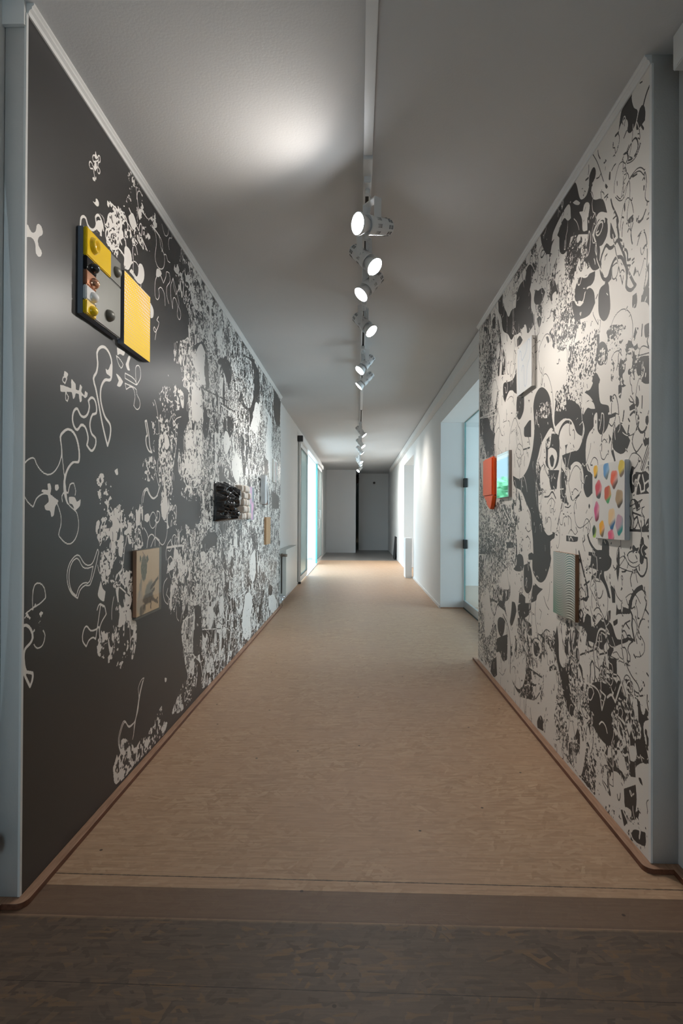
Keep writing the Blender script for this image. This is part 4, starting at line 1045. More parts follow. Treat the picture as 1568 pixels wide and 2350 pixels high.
B 0 2361,721 2317,719 2309,679 2267,693 2212,729 2160,730 2123,720 2105,697 2081,678 1991,705 2002,687 2075,658 2123,633 2141,610 2173,608 2232,623 2280,597 2368,592 2354,641 2392,663
B 0 2302,722 2281,733 2260,721 2274,704 2295,703
B 0 2219,728 2206,733 2193,724 2206,716
B 0 2161,763 2136,773 2142,733 2167,726
B 0 2117,735 2081,752 2081,734 2111,720
w 8 2273,605 2232,683 2148,683
w 4 2253,632 2212,641 2219,674 2186,672 2166,640
w 4 2199,672 2173,672 2148,644
W 0 2192,631 2167,651 2147,633 2173,611 2189,613
W 0 2338,617 2288,619 2295,603 2331,603
w 4 2368,571 2338,560 2302,574 2280,597
b 12 2440,664 2392,673 2354,704
c 9 2444,707 2416,730 2392,713 2416,690
W 0 2135,603 2111,631 2075,647 2058,638 2041,658 2007,660 2007,634 1980,626 2040,608
b 5 2052,652 2024,661 2007,645 2007,619 1986,622 1986,642 2002,656 1991,679 1965,695
b 3 2117,619 2087,631 2063,618 2029,616
b 3 2160,603 1986,607
b 2 1885,814 1914,767 1934,739 1949,711
b 2 1885,785 1914,775 1929,733 1889,707 1889,678 1919,654 1944,650
b 4 1919,671 1914,657
b 10 2007,696 1965,700
b 6 2007,706 1986,711 1975,700
B 0 1836,935 1852,905 1838,873 1829,888
B 0 1871,1058 1830,1062 1829,959 1843,960 1857,985 1852,1028
w 6 1852,1045 1848,1021 1829,1031
w 5 1843,1005 1839,1022 1829,1024
W 0 1890,1007 1862,1020 1852,1004 1871,996
B 0 1866,786 1840,786 1840,779 1861,777
b 8 1861,763 1840,762
B 0 1944,777 1934,783 1917,784 1922,778
B 0 2588,1035 2450,1033 2458,1014 2588,1009
w 5 2561,1030 2552,1013 2534,1030 2508,1015
b 6 2386,1042 2378,1024 2394,1014
b 5 2458,1055 2475,1074
b 3 2561,1043 2534,1063 2483,1042 2458,1055
B 0 1852,658 1845,662 1849,647 1855,645
B 0 2605,383 2561,380 2529,319 2478,305 2518,245 2582,271 2605,335
B 0 2328,434 2164,489 2098,431 2134,377 2090,322 2163,264 2301,293 2328,337
w 7 2364,441 2243,442 2211,380 2179,444 2227,450
v 5 2346,421 2355,390 2319,383 2285,422 2302,438
w 9 2164,443 2127,464 2098,447 2056,521
w 6 2234,317 2210,336 2179,331 2164,310
W 0 2163,224 2148,256 2126,259 2148,224
W 0 2582,215 2519,249 2488,203 2497,161 2528,157 2571,188
B 0 2999,54 2942,106 2900,90 2900,41 2992,25
W 0 2888,303 2721,351 2720,225 2756,137 2719,58 2872,60 2900,165
B 0 2041,159 1945,220 1938,173 1951,104 1988,118 2021,107
W 0 2133,165 2097,197 2034,197 2034,103 2118,61 2140,122
b 10 2133,184 2097,207 2055,213 2028,197
B 0 1989,276 1951,295 1945,244 1982,230
W 0 1945,274 1909,307 1863,321 1868,165 1914,155 1939,232
b 9 1939,291 1897,321 1863,330
B 0 1927,252 1909,257 1897,239 1915,240
w 5 1988,178 1976,166 1957,184
B 0 2054,81 2021,92 1995,69 2027,36
B 0 1908,85 1879,96 1879,55 1914,38 1982,15 1963,58
B 0 1951,104 1926,149 1914,155 1932,111
w 7 2034,85 1995,62 1969,28 1932,28
w 8 1938,110 1914,100 1920,55
W 0 2497,61 2419,154 2372,213 2363,184 2381,111 2418,36 2477,40
w 6 2363,177 2336,187 2344,126
W 0 2242,74 2209,89 2133,86 2163,58 2225,41
w 8 2035,315 2104,236
W 0 2083,238 2028,280 2002,230 2055,219
W 0 1995,325 1957,346 1939,318 1963,289 1995,288
b 5 1869,544 1869,516 1852,479
"""
def sheet(name, x, ys, zs, side, mats, parent=None, ink=None, paint=None, back=None):
    """a sheet standing at x over the grid ys × zs; side=+1 looks to +x. back: x of a plain box behind it (second material)"""
    ny, nz = len(ys), len(zs)
    co = np.empty((nz, ny, 3), np.float32); co[..., 0] = x; co[..., 1] = ys[None]; co[..., 2] = zs[:, None]
    idx = np.arange(ny*nz).reshape(nz, ny)
    a, b, c, d = idx[:-1, :-1], idx[:-1, 1:], idx[1:, 1:], idx[1:, :-1]
    q = np.stack([a, b, c, d] if side > 0 else [a, d, c, b], -1).reshape(-1, 4)
    co = co.reshape(-1, 3); nq = len(q); nv = len(co)
    mi = np.zeros(nq, np.int32)
    if back is not None:
        y0, y1, z0, z1 = ys[0], ys[-1], zs[0], zs[-1]
        ex = np.array([(x, y0, z0), (x, y1, z0), (x, y1, z1), (x, y0, z1), (back, y0, z0), (back, y1, z0), (back, y1, z1), (back, y0, z1)], np.float32)
        fq = np.array([(0, 4, 5, 1), (1, 5, 6, 2), (2, 6, 7, 3), (3, 7, 4, 0), (4, 7, 6, 5)])+nv
        if side < 0: fq = fq[:, ::-1]
        co = np.vstack([co, ex]); q = np.vstack([q, fq]); mi = np.concatenate([mi, np.ones(5, np.int32)]); nq += 5
    me = bpy.data.meshes.new(name)
    me.vertices.add(len(co)); me.vertices.foreach_set('co', co.ravel())
    me.loops.add(nq*4); me.loops.foreach_set('vertex_index', q.ravel().astype(np.int32))
    me.polygons.add(nq); me.polygons.foreach_set('loop_start', np.arange(0, nq*4, 4, dtype=np.int32)); me.polygons.foreach_set('loop_total', np.full(nq, 4, np.int32))
    me.polygons.foreach_set('material_index', mi)
    me.update(calc_edges=True)
    for m in mats: me.materials.append(m)
    if ink is not None:
        at = me.attributes.new('ink', 'FLOAT', 'POINT'); v = np.zeros(len(co), np.float32); v[:nv] = ink.ravel(); at.data.foreach_set('value', v)
    if paint is not None:
        at = me.attributes.new('paint', 'FLOAT_COLOR', 'POINT'); v = np.ones((len(co), 4), np.float32); v[:nv, :3] = paint.reshape(-1, 3); at.data.foreach_set('color', v.ravel())
    o = link(bpy.data.objects.new(name, me), parent)
    return o

# ------------------------------------------------------------------ floor, ceiling, walls
def slab(name, x0, x1, y0, y1, z0, z1, m): return struct(MB().box(x0, x1, y0, y1, z0, z1).build(name, m))
slab('floor', -1.35, 4.4, -1.45, 14.68, -0.12, 0.0, OSB)
slab('floor_end', -1.35, 1.4, 14.68, 21.2, -0.12, 0.0, LINO)
slab('ground', -60, -1.35, -12, 70, -0.14, -0.02, PAVE)
slab('ceiling', -1.35, 4.4, -1.45, 21.2, H, H+0.15, CEIL)

YL0, YL1 = 1.615, 7.03
YR0, YR1 = 1.845, 4.455
ys = [YL0]
while ys[-1] < YL1: ys.append(ys[-1]+max(0.0034, 0.36*ys[-1]**2/1268))
ys = np.array(ys); ys = YL0+(ys-YL0)*(YL1-YL0)/(ys[-1]-YL0)
cv = Canvas(YL0, YL1, 0.0, H, 0.004, 0.004, 3)
full = run_print(cv, PRINT_LEFT, 0.0)
fx = (ys-YL0)/0.004; i0 = np.clip(fx.astype(int), 0, cv.nx-2); t_ = (fx-i0).astype(np.float32)
ink = full[:, i0]*(1-t_)+full[:, i0+1]*t_
struct(sheet('wall_left', -XL, ys, np.linspace(0, H, cv.nz), +1, [PAPER_L, WHITE], ink=ink, back=-1.03))
cv = Canvas(YR0, YR1, 0.0, H, 0.0032, 0.0032, 4)
full = run_print(cv, PRINT_RIGHT, 1.0)
full[:, :4] = 1.0
struct(sheet('wall_right', XR, np.linspace(YR0, YR1, cv.nx), np.linspace(0, H, cv.nz), -1, [PAPER_R, WHITE], ink=full, back=1.02))

# plain walls behind the papered linings and on to the end
XPL, XPR = -1.01, 1.012
slab('wall_left_plain', -1.2, XPL, YL1, 9.72, 0, H, WHITE); slab('wall_left_lintel', -1.2, XPL, 9.72, 14.9, 2.36, H, WHITE); slab('wall_left_far', -1.2, XPL, 14.9, 18.0, 0, H, WHITE)
struct(MB().box(-1.2, -1.033, -1.45, YL1, 0, H).build('wall_left_near', WHITE))
mb = MB(); mb.box(1.02, 1.16, -1.45, 4.455, 0, H)
struct(mb.build('wall_right_near', WHITE))
mb = MB(); mb.box(XPR, 1.32, 4.455, 7.05, 2.285, H); mb.box(XPR, 1.32, 7.05, 10.48, 0, H); mb.box(XPR, 1.32, 10.48, 12.72, 2.275, H); mb.box(XPR, 1.32, 12.72, 21.1, 0, H)
struct(mb.build('wall_right_plain', WHITE))
mb = MB(); mb.box(1.32, 1.95, 10.4, 10.48, 0, H); mb.box(1.32, 1.95, 12.72, 12.8, 0, H); mb.box(1.95, 2.03, 10.4, 12.8, 0, H)
struct(mb.build('wall_recess', WHITE))
mb = MB(); mb.box(-1.2, -0.085, 17.85, 19.35, 0, H)
struct(mb.build('wall_end', mat('end_wall_paint', (0.80, 0.80, 0.81), 0.8)))
mb = MB(); mb.box(0.01, 1.012, 19.35, 19.5, 0, H); mb.box(-1.2, 1.3, 21.0, 21.15, 0, H)
struct(mb.build('wall_end_far', mat('end_wall_grey_paint', (0.74, 0.74, 0.74), 0.8)))
struct(MB().box(-1.2, -1.05, 18.0, 21.0, 0, H).build('wall_end_side', WHITE))
# lobby behind the viewer with its window
mb = MB(); mb.box(-1.2, -1.03, -1.45, -1.3, 0, H); mb.box(-0.47, 1.16, -1.45, -1.3, 0, H); mb.box(-1.03, -0.47, -1.45, -1.3, 1.7, H); mb.box(-1.03, -0.47, -1.45, -1.3, 0, 0.35)
struct(mb.build('wall_back', WHITE))
wf = MB()
for a in ((-1.03, -1.0, 0.35, 1.7), (-0.50, -0.47, 0.35, 1.7), (-1.0, -0.50, 0.35, 0.38), (-1.0, -0.50, 1.67, 1.7)): wf.box(a[0], a[1], -1.4, -1.34, a[2], a[3])
win = struct(wf.build('window_1', TRIM)); MB().box(-1.0, -0.50, -1.375, -1.365, 0.38, 1.67).build('pane', GLASS, win)
# side room on the right
mb = MB(); mb.box(1.16, 4.2, 2.6, 2.75, 0, H); mb.box(1.32, 4.2, 9.4, 9.55, 0, H)
mb.box(4.2, 4.35, 2.6, 4.0, 0, H); mb.box(4.2, 4.35, 8.4, 9.55, 0, H); mb.box(4.2, 4.35, 4.0, 8.4, 0, 0.12); mb.box(4.2, 4.35, 4.0, 8.4, 2.3, H)
struct(mb.build('wall_side_room', WHITE))
# a white rendered wing of the building outside the entrance
struct(MB().box(-1.75, -1.2, 15.5, 18.0, -0.02, 3.4).build('wall_outside', RENDERED))
struct(MB().box(-16, -1.3, 31.0, 31.4, -0.02, 7.5).build('wall_opposite', mat('blue_grey_facade', (0.17, 0.20, 0.215), .8, var=.1, scale=2)))

# ------------------------------------------------------------------ trims and skirtings
def run_y(name, prof, y0, y1, m):
    """profile of (x, z) run along the corridor"""
    return struct(MB().prism(prof, y0, y1, axis='y').build(name, m))
run_y('trim_1', [(-XL, H), (-XL, H-.031), (-XL+.005, H-.031), (-XL+.008, H-.021), (-XL+.016, H-.016), (-XL+.016, H-.010), (-XL+.022, H-.006), (-XL+.022, H)], YL0, YL1, TRIM)
run_y('trim_2', [(XR, H), (XR, H-.028), (XR-.005, H-.028), (XR-.008, H-.019), (XR-.016, H-.014), (XR-.016, H-.009), (XR-.022, H-.005), (XR-.022, H)], YR0, YR1, TRIM)
struct(MB().box(.94, XPR, 4.46, 17.4, 2.485, 2.59, bev=.003).build('trim_3', TRIM))
struct(MB().box(.962, 1.02, -1.3, 1.775, 2.49, 2.598, bev=.003).build('trim_4', TRIM))
struct(MB().box(-1.033, -XL, 1.603, 1.6145, 2.53, 2.6).build('trim_5', TRIM))
# corner beads on the near ends of the linings
struct(MB().box(-XL-.004, -XL+.0025, YL0-.004, YL0+.006, .02, H-.03).build('trim_6', TRIM))
struct(MB().box(XR-.0025, XR+.004, YR0-.004, YR0+.010, .02, H-.03).build('trim_7', TRIM))
def arc(cx, cy, r, a0, a1, n=8): return [(cx+r*math.cos(a0+(a1-a0)*k/n), cy+r*math.sin(a0+(a1-a0)*k/n)) for k in range(n+1)]
s_ = .031
pl = [(-XL, YL1), (-XL, YL0), (-1.033, YL0), (-1.033, -1.3), (-1.033+s_, -1.3), (-1.033+s_, YL0-s_)]+arc(-XL, YL0, s_, -PI/2, 0)+[(-XL+s_, YL1)]
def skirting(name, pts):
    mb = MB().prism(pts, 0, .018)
    for f in mb.bm.faces: f.material_index = 0 if abs(f.normal.z) > .5 else 1  # vertical faces get a darker, redder wood than the top
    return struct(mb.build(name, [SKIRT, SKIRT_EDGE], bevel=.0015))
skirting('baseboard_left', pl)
pr = [(XR, YR1+.06), (XR, YR0), (1.02, YR0), (1.02, -1.3), (1.02-s_, -1.3), (1.02-s_, YR0-s_)]+arc(XR, YR0, s_, -PI/2, -PI)+[(XR-s_, YR1+.06)]
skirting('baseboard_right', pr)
struct(MB().box(XPR-.014, XPR, 7.06, 10.47, 0, .03).build('baseboard_right_far', TRIM))
struct(MB().box(XPL, XPL+.012, YL1+.01, 9.7, 0, .035).build('baseboard_left_far', TRIM))
struct(MB().box(XPR+.005, 1.30, 7.035, 7.049, 0, .012).build('baseboard_jamb', SKIRT))

# ------------------------------------------------------------------ entrance: automatic sliding door in the left wall
door1 = struct(empty('door_1', (-.97, 9.5, 0)))
def dpart(name, mb, m, par=None):
    o = mb.build(name, m, par or door1)
    if par is None: local(o)
    return o
c_ = dpart('motor_cover', MB().box(-1.008, -.925, 9.42, 15.0, 2.365, 2.455, bev=.004), METAL_W)
dpart('end_cap', MB().box(-1.009, -.921, 9.35, 9.42, 2.362, 2.458, bev=.003), BLACK, c_); c_.children[0].matrix_parent_inverse = Matrix.Identity(4)
def leaf(y0, y1, name, dark):
    f = MB(); x0, x1 = -1.0, -.965
    f.box(x0, x1, y0, y0+.055, .03, 2.36); f.box(x0, x1, y1-.03, y1, .03, 2.36); f.box(x0, x1, y0+.055, y1-.03, .03, .12); f.box(x0, x1, y0+.055, y1-.03, 2.28, 2.36)
    o = dpart(name, f, METAL_W)
    p_ = MB().box(-.987, -.979, y0+.055, y1-.03, .12, 2.28).build('pane', dark, o)
    g = MB()
    for a in ((y0+.055, y0+.068, .12, 2.28), (y1-.043, y1-.03, .12, 2.28), (y0+.055, y1-.03, .12, .132), (y0+.055, y1-.03, 2.268, 2.28)): g.box(-.9655, -.9615, *a[:2], *a[2:])
    MB.build(g, 'gasket', GASKET, o)
    return o
lf = leaf(9.46, 10.76, 'fixed_panel', GLASS_T)
lg = leaf(13.36, 14.9, 'sliding_panel', GLASS_T)
MB().box(-1.002, -.963, 13.345, 13.362, .03, 2.36).build('glass_edge', GLASS_EDGE, lg)
hd = MB(); hd.tube([(-.965, 13.62, 1.27), (-.915, 13.62, 1.27), (-.915, 13.62, 1.07), (-.965, 13.62, 1.07)], .013); hd.build('pull_handle', METAL_W, lg)
hd = MB(); hd.tube([(-.965, 13.5, 1.05), (-.925, 13.5, 1.05), (-.925, 13.5, .86), (-.965, 13.5, .86)], .011); hd.build('lock_bar', METAL_W, lg)
dpart('bottom_guide', MB().box(-1.005, -.96, 10.76, 13.36, .0, .012), ALU)
dpart('black_foot', MB().box(-1.006, -.955, 9.44, 9.5, 0, .032), BLACK)

# glass door to the side room on the right
door2 = struct(empty('door_2', (1.31, 7.0, 0)))
def d2(name, mb, m): o = mb.build(name, m, door2); return local(o)
d2('pane', MB().box(1.304, 1.314, 4.47, 7.03, .1, 2.28), GLASS)
d2('glass_edge', MB().box(1.303, 1.315, 7.03, 7.042, .1, 2.28), GLASS_EDGE)
d2('bottom_rail', MB().box(1.296, 1.322, 4.47, 7.045, .012, .1, bev=.003), ALU)
d2('floor_gasket', MB().box(1.292, 1.326, 4.47, 7.045, 0, .014), GASKET)
d2('top_edge', MB().box(1.303, 1.315, 4.47, 7.042, 2.28, 2.284), GLASS_EDGE)
for z in (1.54, .79): d2('hinge', MB().box(1.285, 1.333, 6.97, 7.049, z-.055, z+.055, bev=.004), BLACK)
dr = struct(MB().box(-.082, .006, 19.9, 19.94, 0, 2.3).build('door_3', glass('dim_green_glass', (0.25, 0.33, 0.30), .5)))
# ------------------------------------------------------------------ works of art on the walls
rng = np.random.default_rng(11)
def painted(name, side, x, y0, y1, z0, z1, step, fn, m, parent=None):
    """a flat painted face; fn gets u (left to right as one looks at it) and v (bottom to top), 0..1, and gives colours"""
    ny, nz = int((y1-y0)/step)+2, int((z1-z0)/step)+2
    ysv, zsv = np.linspace(y0, y1, ny), np.linspace(z0, z1, nz)
    u = (ysv-y0)/(y1-y0); u = u if side > 0 else 1-u
    U_, V_ = np.meshgrid(u, (zsv-z0)/(z1-z0))
    col = fn(U_, V_).astype(np.float32)
    o = sheet(name, x, ysv, zsv, side, [m], parent=parent, paint=col)
    return local(o) if parent is not None else o
def lerp(a, b, t):
    t = np.clip(t, 0, 1)[..., None]; return np.asarray(a)*(1-t)+np.asarray(b)*t
def over(base, col, m): m = np.clip(m, 0, 1)[..., None]; return base*(1-m)+np.asarray(col)*m
def ell(u, v, cu, cv_, ru, rv, soft=.15, rot=0):
    a, b = u-cu, v-cv_
    if rot: a, b = a*math.cos(rot)+b*math.sin(rot), -a*math.sin(rot)+b*math.cos(rot)
    return np.clip((1-np.sqrt((a/ru)**2+(b/rv)**2))/soft+.5, 0, 1)
def seg(u, v, p, q, wd, soft=.01):
    d = np.array(q)-np.array(p); L = d@d
    t = np.clip(((u-p[0])*d[0]+(v-p[1])*d[1])/L, 0, 1)
    return np.clip((wd-np.hypot(u-p[0]-t*d[0], v-p[1]-t*d[1]))/soft+.5, 0, 1)
def path(u, v, pts, wd, soft=.01):
    S = smooth_path([(a*1000, b*1000) for a, b in pts], False)/1000; m = np.zeros_like(u)
    for a, b in zip(S, S[1:]): m = np.maximum(m, seg(u, v, a, b, wd, soft))
    return m
def wob(shape, n, seed):
    r = np.random.default_rng(seed); g = r.random((n, n)); yy = np.linspace(0, n-1.001, shape[0]); xx = np.linspace(0, n-1.001, shape[1])
    yi, xi = yy.astype(int), xx.astype(int); fy, fx_ = (yy-yi)[:, None], (xx-xi)[None]
    return g[yi][:, xi]*(1-fy)*(1-fx_)+g[yi+1][:, xi]*fy*(1-fx_)+g[yi][:, xi+1]*(1-fy)*fx_+g[yi+1][:, xi+1]*fy*fx_
PAINT = paint_mat('painted_surface', .55); PAINT_GL = paint_mat('glossy_painted_surface', .25, .4)
def thing(name, loc, label, cat, group=None): return tag(empty(name, loc), label, cat, group)
def part(name, mb, m, par, bevel=0): return local(mb.build(name, m, par, bevel))

YEL = mat('yellow_lacquer', (0.86, 0.57, 0.01), .22, coat=.5); BLK = mat('black_lacquer', (0.012, 0.012, 0.013), .12, coat=.8)
COP = mat('copper_glaze', (0.75, 0.40, 0.26), .18, .9); WGL = mat('white_glaze', (0.80, 0.80, 0.80), .15, coat=.6)
GRM = mat('grey_metal_sheet', (0.15, 0.15, 0.135), .42, .3, var=.08, scale=14); BLG = mat('blue_grey_board_edge', (0.20, 0.22, 0.27), .6)

# 1 relief of coloured tiles
a1 = thing('relief_panel', (-XL, 2.07, 1.96), 'square relief of yellow, black, copper and white studded tiles, nearest on the dark wall', 'artwork', 'small square works on the dark wall')
part('backing_board', MB().box(-XL, -.951, 1.925, 2.215, 1.811, 2.112), BLG, a1)
def stud(mb, y, z, r, h, xf): mb.sphere((xf-.002, y, z), r, (h/r, 1, .85))
def tile(name, m, y0, y1, z0, z1, studs, x1=-.937):
    mb = MB().box(-.951, x1, y0, y1, z0+.0006, z1-.0006, bev=.003)
    for s in studs: stud(mb, *s, x1)
    o = mb.build(name, m, a1); return local(o)
t_y = tile('yellow_tile', YEL, 1.925, 2.118, 2.012, 2.112, [])
dish = MB().lathe([(.0, .004), (.010, .004), (.016, .008), (.0205, .016), (.0225, .016), (.026, .008), (.030, 0)], 28, 0, Matrix.Translation((-.9375, 1.975, 2.064)) @ Matrix.Rotation(PI/2, 4, 'Y')).build('dish_stud', YEL, t_y)
tile('grey_tile', GRM, 2.118, 2.215, 2.012, 2.112, [(2.172, 2.058, .024, .022)], -.941)
tile('black_tile', BLK, 1.925, 2.0, 1.964, 2.012, [(1.976, 1.986, .022, .024)])
tile('copper_tile', COP, 1.925, 2.0, 1.911, 1.964, [(1.978, 1.933, .022, .022)])
tile('white_tile', WGL, 1.925, 2.0, 1.861, 1.911, [(1.974, 1.882, .022, .022)])
tile('yellow_tile', YEL, 1.925, 2.0, 1.812, 1.861, [(1.970, 1.833, .021, .021)])
tile('grey_plate', GRM, 2.0, 2.215, 1.812, 2.012, [(2.108, 1.866, .026, .026)], -.941)

# 2 yellow dotted panel
a2 = thing('dotted_panel', (-XL, 2.39, 1.955), 'yellow square panel covered with rows of pale dots, right beside the studded relief', 'artwork', 'small square works on the dark wall')
part('board', MB().box(-XL, -.944, 2.252, 2.535, 1.807, 2.1), BLG, a2)
def f_dots(u, v):
    base = lerp((.93, .62, .015), (.96, .66, .02), v); n = 18
    gu = u*n; gv = v*n*1.15; row = np.floor(gv); gu = gu+.5*(row % 2)
    d = np.hypot((gu % 1)-.5, (gv % 1)-.5)
    amp = .36*np.clip(1.1*v+.16, 0, 1)*(0.75+.25*np.sin(u*7+v*3))
    return over(over(base, (.78, .40, .01), (amp+.16-d)/.08), (.95, .78, .66), (amp-d)/.07+.5)
painted('dotted_face', +1, -.9425, 2.252, 2.535, 1.807, 2.1, .0012, f_dots, PAINT, a2)

# 3 drawing in an acrylic case
a3 = thing('framed_drawing', (-XL, 2.57, .82), 'beige drawing of a dark animal in a clear acrylic case, low on the dark wall', 'artwork', 'small square works on the dark wall')
part('mount', MB().box(-XL, -.953, 2.421, 2.70, .678, .963), mat('reddish_card_edge', (0.36, 0.19, 0.11), .6), a3)
def f_draw(u, v):
    w1 = wob(u.shape, 26, 1); w2 = wob(u.shape, 60, 2)
    c = lerp((.70, .50, .31), (.76, .59, .41), v)+(w1[..., None]-.5)*.03
    uu = u+(w1-.5)*.05; vv = v+(w2-.5)*.035
    c = over(c, (.13, .15, .125), ell(uu, vv, .31, .72, .125, .20, .12)*(.75+.3*w2))
    c = over(c, (.12, .14, .115), np.maximum(ell(uu, vv, .16, .87, .035, .055), ell(uu, vv, .45, .85, .04, .06)))
    c = over(c, (.42, .27, .2), seg(u, v, (.25, .97), (.33, .90), .012))
    c = over(c, (.33, .31, .27), seg(uu, vv, (.19, .53), (.12, .30), .035, .02)*.8)
    c = over(c, (.45, .41, .36), ell(uu, vv, .15, .20, .14, .18, .5)*.7)
    c = over(c, (.16, .12, .09), ell(uu, vv, .27, .08, .12, .07, .3)*.9); c = over(c, (.14, .11, .08), seg(uu, vv, (.2, .08), (.2, -.02), .05, .02))
    c = over(c, (.22, .22, .19), ell(uu, vv, .52, .36, .19, .11, .4, .5)*.9)
    c = over(c, (.09, .06, .04), ell(uu, vv, .50, .22, .23, .085, .3)*.95)
    for p, q, wd in (((.62, .38), (.95, .50), .03), ((.6, .36), (.9, .47), .015), ((.55, .24), (.75, .34), .03), ((.66, .2), (.93, .10), .03), ((.6, .18), (.62, .06), .025), ((.45, .2), (.3, .1), .03), ((.85, .15), (.93, .17), .014)):
        c = over(c, (.08, .055, .04), seg(uu, vv, p, q, wd, .015)*.92)
    return c
painted('drawing', +1, -.9522, 2.421, 2.70, .678, .963, .0016, f_draw, PAINT, a3)
ac = MB(); ac.box(-.9502, -.9485, 2.416, 2.722, .667, .968); ac.box(-XL, -.9502, 2.705, 2.722, .667, .968); ac.box(-XL, -.9502, 2.416, 2.705, .667, .674); ac.box(-XL, -.9502, 2.416, 2.705, .964, .968)
part('acrylic_cover', ac, glass('clear_acrylic', (0.97, 0.975, 0.97), .985, .02, .35), a3)

# 4 black crumpled relief
def blob_relief(y0, y1, z0, z1, depth, fn, n=90):
    ysv, zsv = np.linspace(y0, y1, n), np.linspace(z0, z1, n); U_, V_ = np.meshgrid((ysv-y0)/(y1-y0), (zsv-z0)/(z1-z0))
    D = fn(U_, V_)*depth
    b = bmesh.new(); r2 = np.random.default_rng(8); rr_ = np.interp(np.arange(n), np.linspace(0, n, 7), r2.random(7)); rt_ = np.interp(np.arange(n), np.linspace(0, n, 9), r2.random(9))
    g = [[b.verts.new((-XL+max(.002, float(D[i, j])), y0+(ysv[j]-y0)*(.93+.09*rr_[i]), z0+(zsv[i]-z0)*(.90+.12*rt_[j])+.012*rt_[j]*(1-i/n))) for j in range(n)] for i in range(n)]
    for i in range(n-1):
        for j in range(n-1): b.faces.new((g[i][j], g[i][j+1], g[i+1][j+1], g[i+1][j]))
    rim = [g[0][j] for j in range(n)]+[g[i][n-1] for i in range(1, n)]+[g[n-1][j] for j in range(n-2, -1, -1)]+[g[i][0] for i in range(n-2, 0, -1)]
    bk = [b.verts.new((-XL, v.co.y, v.co.z)) for v in rim]
    for k in range(len(rim)):
        m = (k+1) % len(rim); b.faces.new((rim[m], rim[k], bk[k], bk[m]))
    b.faces.new(bk); bmesh.ops.recalc_face_normals(b, faces=b.faces[:])
    mb = MB(); mb._add(b, 0); return mb
def f_crumple(u, v):
    a = wob(u.shape, 6, 5); c = wob(u.shape, 12, 6); d = wob(u.shape, 26, 7)
    folds = np.abs(np.sin(u*13+6*a+2.5*v))**.6
    prof = .45+.50*np.exp(-((u-.70)/.32)**2)*(.8+.4*np.sin(v*11+1))
    edge = np.clip(u*9+.25, 0, 1)*np.clip((1.0-u)*7+.1, 0, 1)*np.clip((1-v)*9+.15, 0, 1)*np.clip(v*9+.3, 0, 1)
    return np.clip((prof+.30*folds*(.5+a)+.42*(c-.5)+.22*(d-.5))*edge, .03, 1.3)
tag(blob_relief(3.79, 4.10, 1.078, 1.365, .10, f_crumple, 90).build('crumpled_relief', mat('glossy_black_foil', (0.012, 0.013, 0.015), .25, coat=.6)), 'shiny black crumpled relief bulging from the dark wall, beside the cream bumpy one', 'artwork', 'small square works on the dark wall')
# 5 cream bumpy relief: rows of rounded blocks
a5 = thing('bumpy_relief', (-XL, 4.6, 1.23), 'cream relief of rows of rounded lumps, between the black crumpled relief and the grey panel', 'artwork', 'small square works on the dark wall')
part('backing_board', MB().box(-XL, -.952, 4.455, 4.735, 1.092, 1.364), mat('cream_board', (0.55, 0.50, 0.44), .7), a5)
CRM = mat('cream_plaster', (0.66, 0.58, 0.51), .6, var=.12, scale=40)
for i in range(5):
    for j in range(5):
        yc, zc = 4.483+j*.056, 1.120+i*.0545; d = .040+.022*rng.random(); b = bmesh.new(); bmesh.ops.create_cube(b, size=1)
        bmesh.ops.subdivide_edges(b, edges=b.edges[:], cuts=2, use_grid_fill=True)
        for v in b.verts:
            k = 1+.10*rng.standard_normal()*.4; v.co = Vector((-.953+(v.co.x+.5)*d*(1.0 if abs(v.co.y)+abs(v.co.z) < .7 else .82), yc+v.co.y*.054*k, zc+v.co.z*.052*k))
        mb = MB(); mb._add(b, 0, None, True); o = part('lump', mb, CRM, a5); md = o.modifiers.new('soft', 'SUBSURF'); md.levels = 1; md.render_levels = 1
# 6 grey panel with a pink stripe
a6 = thing('striped_panel', (-XL, 5.05, 1.23), 'grey-green panel with a soft vertical pink stripe, right of the cream bumpy relief', 'artwork', 'small square works on the dark wall')
part('board', MB().box(-XL, -.9545, 4.92, 5.175, 1.087, 1.378), mat('grey_board_edge', (0.22, 0.25, 0.26), .6), a6)
def f_stripe(u, v):
    ctr = .42+.22*np.clip((.52-v)*12, 0, 1)*1.0; hi = v > .5
    c = lerp((.27, .33, .33), (.24, .30, .34), u)
    c = over(c, (.30, .42, .36), np.clip((.45-u)*5, 0, 1)*np.clip((.5-v)*8, 0, 1)*.7)
    c = over(c, (.60, .36, .54), np.exp(-((u-ctr)/.17)**2)); c = over(c, (.70, .40, .60), ell(u, v, .80, .42, .14, .14, .4)*.8)
    return over(c, (.13, .18, .20), np.clip((u-.88)*14, 0, 1))
painted('striped_face', +1, -.954, 4.92, 5.175, 1.087, 1.378, .003, f_stripe, PAINT, a6)
